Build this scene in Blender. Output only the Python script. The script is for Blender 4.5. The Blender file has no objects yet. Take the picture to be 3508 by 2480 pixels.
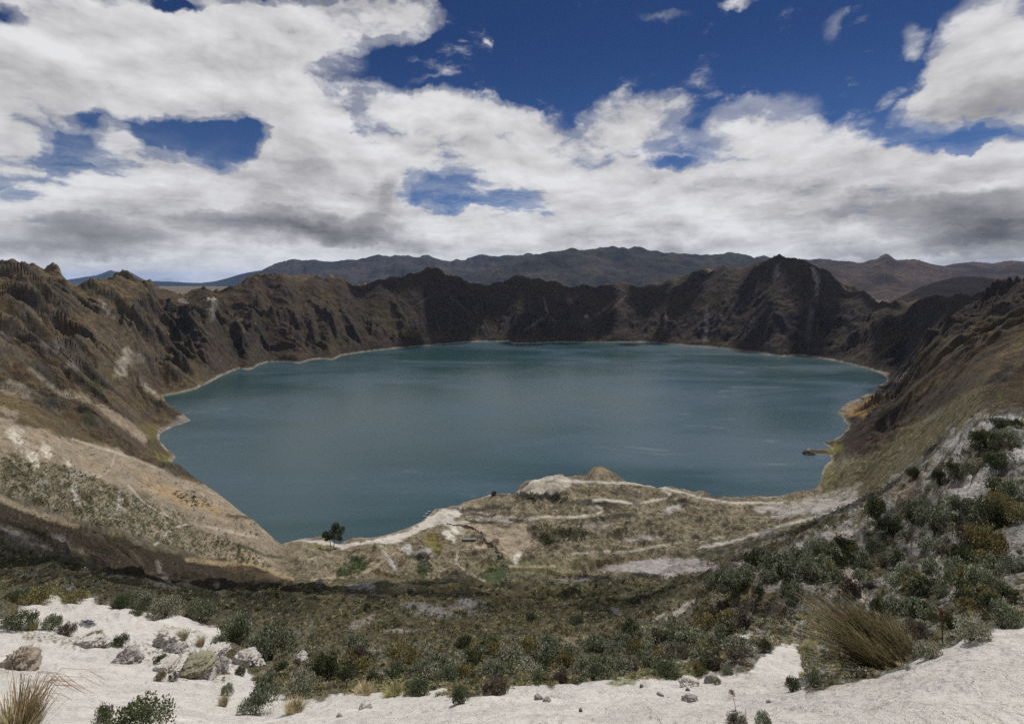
import bpy, math, random
import numpy as np
from math import radians, sin, cos, tan, pi, atan2, sqrt

# ------------------------------------------------------------------ camera, light, sky
SC = bpy.context.scene
COL = SC.collection
CAMZ = 380.0                       # camera height above the lake
F, CX, HY = 1754.0, 1754.0, 960.0  # lens in photo pixels: focal length, centre column, horizon row
SUN_AZ, SUN_EL = radians(33), radians(54)

cam_d = bpy.data.cameras.new('camera')
cam = bpy.data.objects.new('camera', cam_d)
COL.objects.link(cam)
cam.location = (0, 0, CAMZ)
cam.rotation_euler = (pi / 2, 0, 0)
cam_d.sensor_width = 36.0
cam_d.lens = 36.0 * F / 3508.0
cam_d.shift_y = (HY - 1240.0) / 3508.0
cam_d.clip_start = 0.05
cam_d.clip_end = 200000.0
SC.camera = cam

sun_d = bpy.data.lights.new('sun', 'SUN')
sun_d.energy = 3.7
sun_d.angle = radians(0.53)
sun_d.color = (1.0, 0.965, 0.91)
sun = bpy.data.objects.new('sun', sun_d)
COL.objects.link(sun)
sun.location = (0, 0, CAMZ + 50)
SUNV = (cos(SUN_EL) * sin(SUN_AZ), cos(SUN_EL) * cos(SUN_AZ), sin(SUN_EL))
from mathutils import Vector
sun.rotation_euler = Vector(SUNV).to_track_quat('Z', 'Y').to_euler()

SC.view_settings.view_transform = 'Standard'
SC.view_settings.look = 'None'
SC.view_settings.exposure = 0.0
SC.view_settings.gamma = 1.0
SC.render.engine = 'CYCLES'
SC.cycles.max_bounces = 5
SC.cycles.diffuse_bounces = 2
SC.cycles.glossy_bounces = 2
SC.cycles.transmission_bounces = 2
SC.cycles.volume_bounces = 0
SC.cycles.transparent_max_bounces = 6
SC.cycles.caustics_reflective = False
SC.cycles.caustics_refractive = False
SC.cycles.use_denoising = False

world = bpy.data.worlds.new('World')
SC.world = world
world.use_nodes = True
try:
    world.cycles.sampling_method = 'MANUAL'
    world.cycles.sample_map_resolution = 512
except Exception:
    pass


class NT:
    """tiny helper for wiring shader nodes"""
    def __init__(s, tree):
        s.t = tree
        tree.nodes.clear()

    def n(s, kind, **kw):
        nd = s.t.nodes.new('ShaderNode' + kind)
        for k, v in kw.items():
            setattr(nd, k, v)
        return nd

    def l(s, a, b):
        s.t.links.new(a, b)

    def put(s, sock, v):
        if isinstance(v, bpy.types.NodeSocket):
            s.l(v, sock)
        elif v is not None:
            if sock.type == 'RGBA' and len(v) == 3:
                v = (*v, 1.0)
            sock.default_value = v

    def m(s, op, a, b=None, c=None, clamp=False):
        nd = s.n('Math', operation=op, use_clamp=clamp)
        for i, v in enumerate((a, b, c)):
            if v is not None:
                s.put(nd.inputs[i], v)
        return nd.outputs[0]

    def vm(s, op, a, b=None, scale=None):
        nd = s.n('VectorMath', operation=op)
        s.put(nd.inputs[0], a)
        if b is not None:
            s.put(nd.inputs[1], b)
        if scale is not None:
            s.put(nd.inputs[3], scale)
        return nd.outputs[0]

    def noise(s, vec, scale, detail=4, rough=0.55, dist=0.0, color=False, dim='3D'):
        nd = s.n('TexNoise', noise_dimensions=dim)
        if vec is not None:
            s.put(nd.inputs['Vector'], vec)
        nd.inputs['Scale'].default_value = scale
        nd.inputs['Detail'].default_value = detail
        nd.inputs['Roughness'].default_value = rough
        nd.inputs['Distortion'].default_value = dist
        return nd.outputs['Color' if color else 'Fac']

    def step(s, v, lo, hi, a=0.0, b=1.0):
        nd = s.n('MapRange', interpolation_type='SMOOTHSTEP')
        s.put(nd.inputs[0], v)
        for i, q in enumerate((lo, hi, a, b)):
            s.put(nd.inputs[i + 1], q)
        return nd.outputs[0]

    def mix(s, f, a, b, mode='MIX'):
        nd = s.n('Mix', data_type='RGBA', blend_type=mode)
        s.put(nd.inputs[0], f)
        s.put(nd.inputs[6], a)
        s.put(nd.inputs[7], b)
        return nd.outputs[2]


def pix_dir(px, py):
    """azimuth and elevation of a photo pixel"""
    az = math.atan2(px - CX, F)
    el = math.atan2(HY - py, sqrt(F * F + (px - CX) ** 2))
    return az, el


# cloud banks: centre column, row, half width, half height, tilt in degrees, weight  (in 2296-wide view pixels)
BANKS = [
    (230, 150, 400, 150, 0, 1.15), (480, 120, 330, 110, 6, 1.0), (720, 62, 240, 62, 11, 1.1), (860, 22, 100, 44, 16, 1.0), (640, 100, 120, 60, 25, .5), (700, 40, 300, 40, 5, .6),
    (150, 225, 240, 55, 0, .9), (330, 215, 130, 70, -10, .9), (0, 330, 85, 85, 0, 1.5), (110, 290, 60, 24, 0, .7),
    (575, 190, 90, 45, 15, .8), (610, 230, 120, 42, 0, .8), (475, 262, 80, 18, 15, .45), (690, 240, 90, 60, 0, .8),
    (235, 314, 55, 30, 0, .8), (690, 310, 90, 90, 0, 1.2), (660, 390, 150, 90, 20, 1.1), (770, 420, 150, 90, -25, 1.1),
    (320, 365, 140, 36, 0, 1.0), (340, 420, 210, 50, 0, 1.0), (110, 505, 260, 55, 0, 1.2), (640, 480, 330, 70, 0, 1.3), (350, 480, 250, 60, 0, 1.0),
    (70, 425, 80, 14, 0, .35), (870, 240, 120, 45, -5, .9), (1060, 262, 200, 42, -3, 1.15), (930, 320, 200, 60, 0, 1.0),
    (850, 370, 140, 60, 0, .9), (1170, 310, 150, 60, 0, .75), (1430, 258, 120, 50, 0, 1.05), (1370, 325, 170, 50, 0, .8),
    (1690, 280, 140, 60, 0, 1.1), (1780, 350, 170, 75, 0, 1.1), (1500, 400, 300, 50, 0, .9), (1250, 395, 230, 46, 0, .8), (1130, 370, 150, 40, 0, .5),
    (1650, 450, 380, 70, 0, 1.2), (2050, 430, 330, 70, 0, 1.2), (2230, 460, 220, 90, 0, 1.3), (1300, 480, 330, 46, 0, .8), (1960, 380, 120, 40, -10, .6),
    (2205, 110, 110, 110, 10, 1.3), (2190, 200, 120, 90, 0, 1.2), (2290, 220, 100, 120, 0, 1.4), (2090, 240, 90, 36, 30, .6),
    (2040, 95, 34, 40, 0, .5), (2130, 290, 90, 36, 0, .6), (1985, 240, 50, 16, 30, .4),
    (1480, 35, 70, 14, -5, .36), (1660, 0, 50, 14, 0, .5), (1875, 65, 22, 50, -10, .36), (1090, 85, 16, 6, 10, .4), (965, 182, 60, 9, 12, .36), (1025, 100, 12, 4, 0, .3),
    (695, 182, 32, 9, -25, .5), (770, 197, 10, 7, 0, .5), (1148, 548, 1500, 60, 0, 1.5), (1148, 530, 1300, 50, 0, .5), (60, 590, 300, 50, 0, .8), (400, 600, 300, 50, 0, .8),
    # openings
    (15, 45, 50, 26, 0, -.8), (380, 2, 50, 14, 0, -.9), (200, 262, 60, 20, 20, -.5), (340, 296, 140, 32, 0, -.85), (170, 285, 50, 18, 0, -.6), (525, 225, 40, 18, 0, -.7), (430, 262, 30, 18, 0, -.4),
    (520, 315, 85, 42, 0, -.85), (60, 372, 110, 18, 0, -.7), (40, 460, 90, 22, 10, -1.1), (950, 450, 70, 10, 8, -.7), (1075, 405, 50, 11, 0, -.35), (1090, 460, 80, 7, 0, -.7),
    (1150, 300, 50, 14, 20, -.7), (1270, 270, 40, 24, -20, -.4), (1490, 365, 70, 16, 0, -.8), (1570, 280, 26, 40, 20, -.4), (1440, 466, 90, 8, 0, -.9), (810, 330, 50, 14, 15, -.5),
    (2150, 345, 140, 18, 10, -.9), (470, 348, 60, 10, 0, -.5), (220, 155, 24, 10, 0, -.3), (230, 175, 30, 9, 0, -.4), (1950, 290, 40, 60, 0, -.5),
]
# grey undersides of the banks
BASES = [
    (660, 508, 230, 26, 0, 1.1), (800, 528, 200, 16, -6, .6), (180, 540, 230, 32, 0, 1.0), (300, 495, 150, 36, 10, .5), (640, 440, 60, 24, 0, .4), (690, 370, 50, 50, 30, .35), (830, 455, 30, 40, -20, .5),
    (2150, 505, 240, 36, 0, 1.2), (1900, 482, 240, 26, 0, .7), (2250, 560, 200, 34, 0, .9), (1480, 555, 240, 14, 0, .45), (1700, 415, 150, 26, 0, .3), (2000, 560, 260, 18, 0, .4),
    (2220, 275, 110, 50, 0, .5), (2150, 395, 150, 24, 0, .4), (160, 235, 260, 36, 0, .28), (40, 340, 50, 40, 0, .3), (860, 445, 30, 40, 0, .4), (1900, 578, 200, 12, 0, .5), (560, 130, 200, 24, 10, .15),
]


def build_sky():
    nt = NT(world.node_tree)
    tc = nt.n('TexCoord')
    d0 = tc.outputs['Generated']
    wob = nt.vm('SUBTRACT', nt.noise(d0, 4.5, 5, .6, color=True), (.5, .5, .5))
    wob2 = nt.vm('SUBTRACT', nt.noise(d0, 26, 4, .6, color=True), (.5, .5, .5))
    d = nt.vm('ADD', d0, nt.vm('ADD', nt.vm('SCALE', wob, scale=.10), nt.vm('SCALE', wob2, scale=.03)))
    sp = nt.n('SeparateXYZ')
    nt.l(d, sp.inputs[0])
    az = nt.m('ARCTAN2', sp.outputs[0], sp.outputs[1])
    el = nt.m('ARCSINE', nt.m('MINIMUM', nt.m('MAXIMUM', sp.outputs[2], -1.0), 1.0))
    cb = nt.n('CombineXYZ')
    nt.l(az, cb.inputs[0])
    nt.l(el, cb.inputs[1])
    q = cb.outputs[0]

    def field(lst, grow=1.0):
        acc = 0.0
        for (vx, vy, rx, ry, tilt, w) in lst:
            ry *= grow
            w /= grow ** .8
            k = 3508 / 2296
            a, e = pix_dir(vx * k, vy * k)
            a2, _ = pix_dir((vx + rx * .5) * k, vy * k)
            a1, _ = pix_dir((vx - rx * .5) * k, vy * k)
            _, e1 = pix_dir(vx * k, (vy - ry * .5) * k)
            _, e2 = pix_dir(vx * k, (vy + ry * .5) * k)
            mp = nt.n('Mapping', vector_type='TEXTURE')
            nt.l(q, mp.inputs[0])
            mp.inputs['Location'].default_value = (a, e, 0)
            mp.inputs['Rotation'].default_value = (0, 0, radians(tilt))
            mp.inputs['Scale'].default_value = (abs(a2 - a1) * 1.25, abs(e1 - e2) * 1.25, 1)
            g = nt.n('TexGradient', gradient_type='SPHERICAL')
            nt.l(mp.outputs[0], g.inputs[0])
            acc = nt.m('MULTIPLY_ADD', nt.m('POWER', g.outputs['Fac'], .7), w, acc)
        return acc
    banks = field(BANKS)
    banks_raw = banks
    # beyond the picture's frame the sky is broken cumulus
    far = nt.step(nt.m('ABSOLUTE', az), .86, 1.1)
    banks = nt.m('MAXIMUM', banks, nt.m('MULTIPLY', far, .62))
    banks = nt.m('MAXIMUM', banks, nt.m('MULTIPLY', nt.step(el, .55, .75), .62))
    banks = nt.m('MINIMUM', banks, 1.15)
    # puffs: fractal noise, flattened towards the horizon
    sq = nt.n('Mapping')
    nt.l(d0, sq.inputs[0])
    sq.inputs['Scale'].default_value = (1, 1, 2.1)
    base = sq.outputs[0]
    pw = nt.vm('ADD', base, nt.vm('SCALE', wob, scale=.06))
    n1 = nt.noise(pw, 6.5, 11, .60)
    off = nt.vm('ADD', pw, (.022 * sin(SUN_AZ), .0, .05))
    n2 = nt.noise(off, 6.5, 6, .58)
    n3 = nt.noise(pw, 22.0, 8, .62)
    dens = nt.m('ADD', banks, nt.m('MULTIPLY_ADD', nt.m('SUBTRACT', n1, .5), 2.2, nt.m('MULTIPLY', nt.m('SUBTRACT', n3, .5), .9)))
    lay = nt.n('Mapping')
    nt.l(nt.vm('ADD', d0, nt.vm('SCALE', wob2, scale=.02)), lay.inputs[0])
    lay.inputs['Scale'].default_value = (1, 1, 7.5)
    ns = nt.noise(lay.outputs[0], 7.0, 8, .62)
    low = nt.step(el, .27, .12)
    dens = nt.m('ADD', dens, nt.m('MULTIPLY', nt.m('MULTIPLY', nt.m('SUBTRACT', ns, .47), 1.9), low))
    dens = nt.m('ADD', dens, nt.step(el, .085, .02, 0., .6))
    cover = nt.step(dens, .16, .92)
    veil = nt.m('MULTIPLY', nt.step(nt.m('ADD', dens, nt.m('MULTIPLY', nt.m('SUBTRACT', ns, .5), .8)), -.45, .5), .42)
    cover = nt.m('MAXIMUM', cover, nt.m('MULTIPLY', veil, nt.m('MAXIMUM', nt.step(banks_raw, .08, .5), nt.m('MULTIPLY', low, .75))))
    # light and grey in the cloud
    n4 = nt.noise(pw, 3.6, 3, .5)
    lit = nt.m('MULTIPLY_ADD', nt.m('SUBTRACT', n1, n2), .95, .81)
    lit = nt.m('ADD', lit, nt.m('MULTIPLY', nt.m('SUBTRACT', n3, .5), .18))
    lit = nt.m('ADD', lit, nt.m('MULTIPLY', nt.m('SUBTRACT', n4, .5), .55))
    lit = nt.m('ADD', lit, nt.m('MULTIPLY', nt.m('MULTIPLY', nt.m('SUBTRACT', ns, .5), .55), low))
    lit = nt.m('SUBTRACT', lit, nt.m('MULTIPLY', nt.m('MINIMUM', field(BASES, 1.35), 1.2), nt.m('MULTIPLY_ADD', n1, .9, .22)))
    lit = nt.m('ADD', lit, nt.step(el, .10, .0, 0., .05), clamp=True)
    cr = nt.n('ValToRGB')
    cr.color_ramp.elements[0].position = .0
    cr.color_ramp.elements[0].color = (.115, .112, .118, 1)
    cr.color_ramp.elements[1].position = 1.0
    cr.color_ramp.elements[1].color = (.78, .78, .795, 1)
    e = cr.color_ramp.elements.new(.5)
    e.color = (.36, .355, .365, 1)
    e = cr.color_ramp.elements.new(.78)
    e.color = (.61, .605, .615, 1)
    nt.l(lit, cr.inputs[0])
    sky = nt.n('TexSky', sky_type='NISHITA')
    sky.sun_disc = False
    sky.sun_elevation = SUN_EL
    sky.sun_rotation = SUN_AZ
    sky.altitude = 3900
    sky.air_density = 1.0
    sky.dust_density = .4
    sky.ozone_density = 2.2
    tint = nt.mix(nt.step(el, .10, .46), (.30, .40, .54), (.165, .255, .41))
    blue = nt.mix(1.0, sky.outputs[0], tint, 'MULTIPLY')
    K = .1
    cl = nt.vm('SCALE', cr.outputs[0], scale=1.0 / K)
    colr = nt.mix(cover, blue, cl)
    bg = nt.n('Background')
    nt.l(colr, bg.inputs[0])
    bg.inputs[1].default_value = K
    out = nt.n('OutputWorld')
    nt.l(bg.outputs[0], out.inputs[0])


build_sky()

# ------------------------------------------------------------------ numpy noise
def _hash(ix, iy, seed):
    h = (ix.astype(np.int64) * 374761393 + iy.astype(np.int64) * 668265263 + seed * 974634777) & 0x7fffffff
    h = ((h ^ (h >> 13)) * 1274126177) & 0x7fffffff
    return (h ^ (h >> 16)) & 0xffff


def perlin(x, y, seed=0):
    x0 = np.floor(x)
    y0 = np.floor(y)
    fx = (x - x0).astype(np.float32)
    fy = (y - y0).astype(np.float32)
    ux = fx * fx * fx * (fx * (fx * 6 - 15) + 10)
    uy = fy * fy * fy * (fy * (fy * 6 - 15) + 10)

    def g(ix, iy, dx, dy):
        a = _hash(ix, iy, seed).astype(np.float32) * np.float32(2 * pi / 65536)
        return np.cos(a) * dx + np.sin(a) * dy
    a = g(x0, y0, fx, fy)
    b = g(x0 + 1, y0, fx - 1, fy)
    c = g(x0, y0 + 1, fx, fy - 1)
    d = g(x0 + 1, y0 + 1, fx - 1, fy - 1)
    return ((a + (b - a) * ux) + ((c + (d - c) * ux) - (a + (b - a) * ux)) * uy) * 1.5


def fbm(x, y, octv=4, seed=0, gain=.5):
    t = 0
    a = 1.0
    s = 0.0
    for o in range(octv):
        t = t + a * perlin(x * 2 ** o, y * 2 ** o, seed + o * 17)
        s += a
        a *= gain
    return t / s


def ss(v, lo, hi):
    t = np.clip((v - lo) / (hi - lo), 0, 1)
    return t * t * (3 - 2 * t)


def inside(poly, x, y):
    r = np.zeros(x.shape, bool)
    n = len(poly)
    for i in range(n):
        x1, y1 = poly[i]
        x2, y2 = poly[(i + 1) % n]
        if y1 == y2:
            continue
        c = (y1 > y) != (y2 > y)
        r ^= c & (x < (x2 - x1) * (y - y1) / (y2 - y1) + x1)
    return r


def seg_dist(pts, x, y, closed=False):
    d = np.full(x.shape, 1e18)
    n = len(pts)
    for i in range(n if closed else n - 1):
        x1, y1 = pts[i]
        x2, y2 = pts[(i + 1) % n]
        dx, dy = x2 - x1, y2 - y1
        t = np.clip(((x - x1) * dx + (y - y1) * dy) / (dx * dx + dy * dy + 1e-9), 0, 1)
        d = np.minimum(d, (x - x1 - t * dx) ** 2 + (y - y1 - t * dy) ** 2)
    return np.sqrt(d)


def mesh_grid(name, V, nr, nc, mat, col=None, keep=None):
    """one sheet of quads from an nr x nc vertex grid"""
    me = bpy.data.meshes.new(name)
    idx = np.arange(nr * nc, dtype=np.int32).reshape(nr, nc)
    q = np.stack([idx[:-1, :-1], idx[:-1, 1:], idx[1:, 1:], idx[1:, :-1]], -1).reshape(-1, 4)
    if keep is not None:
        q = q[keep.reshape(-1)]
    me.vertices.add(nr * nc)
    me.vertices.foreach_set('co', np.ascontiguousarray(V.reshape(-1), dtype=np.float32))
    nf = len(q)
    me.loops.add(nf * 4)
    me.polygons.add(nf)
    me.loops.foreach_set('vertex_index', np.ascontiguousarray(q.reshape(-1)))
    me.polygons.foreach_set('loop_start', np.arange(0, nf * 4, 4, dtype=np.int32))
    try:
        me.polygons.foreach_set('loop_total', np.full(nf, 4, dtype=np.int32))
    except Exception:
        pass
    me.polygons.foreach_set('use_smooth', np.ones(nf, dtype=bool))
    me.update(calc_edges=True)
    if col is not None:
        at = me.color_attributes.new('tone', 'FLOAT_COLOR', 'POINT')
        c4 = np.ones((nr * nc, 4), np.float32)
        c4[:, :3] = col.reshape(-1, 3)
        at.data.foreach_set('color', c4.reshape(-1))
    me.materials.append(mat)
    o = bpy.data.objects.new(name, me)
    COL.objects.link(o)
    return o


def lerp_tab(tab):
    a = np.array(tab, float)
    return lambda v: np.interp(v, a[:, 0], a[:, 1])


# ------------------------------------------------------------------ the lie of the land, surveyed from the photograph
# lake outline, as seen on the water plane
SHORE = [(966, 1862), (940, 1852), (880, 1805), (800, 1757), (700, 1707), (620, 1657), (582, 1624), (572, 1600), (602, 1565), (575, 1540), (545, 1510),
         (548, 1485), (590, 1462), (622, 1452), (655, 1440), (612, 1410), (575, 1385), (556, 1358), (585, 1352), (612, 1347), (670, 1333), (700, 1318), (760, 1288), (820, 1262), (845, 1268), (868, 1264),
         (885, 1250), (920, 1240), (960, 1239), (1000, 1241), (1022, 1246), (1060, 1234), (1100, 1230), (1140, 1233), (1172, 1217), (1250, 1205), (1330, 1196), (1400, 1190), (1500, 1181), (1600, 1172), (1742, 1169),
         (1760, 1178), (1790, 1177), (1900, 1173), (2050, 1173), (2180, 1172), (2250, 1176), (2338, 1183), (2430, 1188), (2500, 1196), (2560, 1205), (2600, 1209), (2680, 1222), (2735, 1216), (2760, 1220), (2830, 1231),
         (2900, 1244), (2970, 1262), (3018, 1280), (3042, 1298), (3036, 1310), (3006, 1324), (2990, 1338), (2935, 1368), (2895, 1383), (2885, 1396), (2866, 1415), (2888, 1428), (2893, 1445),
         (2910, 1457), (2886, 1490), (2850, 1508), (2816, 1515), (2832, 1526), (2850, 1536), (2790, 1540), (2772, 1536), (2748, 1547), (2762, 1558), (2800, 1556), (2844, 1560), (2849, 1577), (2828, 1592), (2816, 1618), (2812, 1645),
         (2799, 1670), (2776, 1689), (2700, 1698), (2620, 1701), (2540, 1706), (2460, 1706), (2380, 1700), (2300, 1688), (2200, 1670), (2135, 1650), (2120, 1634), (2080, 1626),
         (2000, 1642), (1900, 1652), (1840, 1664), (1760, 1690), (1690, 1690), (1640, 1707), (1590, 1722), (1568, 1737), (1492, 1742), (1472, 1762), (1446, 1785), (1400, 1807), (1330, 1830), (1293, 1839), (1240, 1843), (1200, 1847), (1180, 1853),
         (1165, 1864), (1150, 1862), (1110, 1838), (1084, 1842), (1038, 1844)]
LAKE = []
for (a, b) in SHORE:
    Yd = CAMZ / ((b - HY) / F)
    LAKE.append(((a - CX) / F * Yd, Yd))

RIM = [(-700, 860), (0, 897), (15, 900), (33, 893), (50, 905), (66, 921), (80, 929), (92, 927), (105, 917), (118, 914), (140, 925), (163, 942), (200, 947), (256, 957), (279, 979), (305, 975), (330, 962), (358, 951), (420, 948), (470, 946), (511, 960),
       (545, 985), (578, 1002), (655, 1000), (700, 995), (767, 985), (798, 980), (840, 966), (870, 960), (920, 950), (966, 938), (1010, 944), (1074, 950), (1120, 950), (1170, 952), (1249, 956), (1300, 955), (1349, 950), (1400, 942), (1446, 930), (1462, 926), (1477, 927), (1500, 933),
       (1528, 943), (1570, 950), (1610, 957), (1645, 972), (1680, 973), (1712, 971), (1743, 957), (1773, 951), (1800, 955), (1850, 960), (1880, 970), (1911, 979), (1937, 977), (2000, 981), (2060, 985), (2080, 977), (2106, 972), (2157, 974), (2190, 983),
       (2218, 991), (2255, 984), (2295, 970), (2340, 952), (2380, 932), (2430, 913), (2480, 911), (2532, 912), (2583, 904), (2620, 890), (2665, 881), (2690, 885), (2716, 893), (2745, 899), (2762, 890), (2780, 897), (2829, 928), (2900, 962), (2950, 995), (3003, 1028), (3033, 1036),
       (3080, 1030), (3136, 1028), (3182, 1036), (3270, 1028), (3361, 1018), (3412, 1006), (3463, 990), (3508, 978), (4200, 930)]
RIMD = lerp_tab([(-700, 1250), (0, 1600), (150, 1780), (280, 1950), (420, 2130), (560, 2450), (800, 2760), (970, 2900), (1170, 3150), (1450, 3500), (1754, 3700), (2100, 3700), (2340, 3560), (2665, 3250), (2900, 2920), (3033, 2650), (3180, 2350),
                 (3361, 2050), (3508, 1720), (4200, 1350)])
rimpy = lerp_tab(RIM)
farshore = lerp_tab([p for p in SHORE if p[1] < 1352 and 556 <= p[0] <= 3042 and not (p[0] > 3030 and p[1] > 1300) and not (p[0] in (3006, 2990))])

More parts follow.
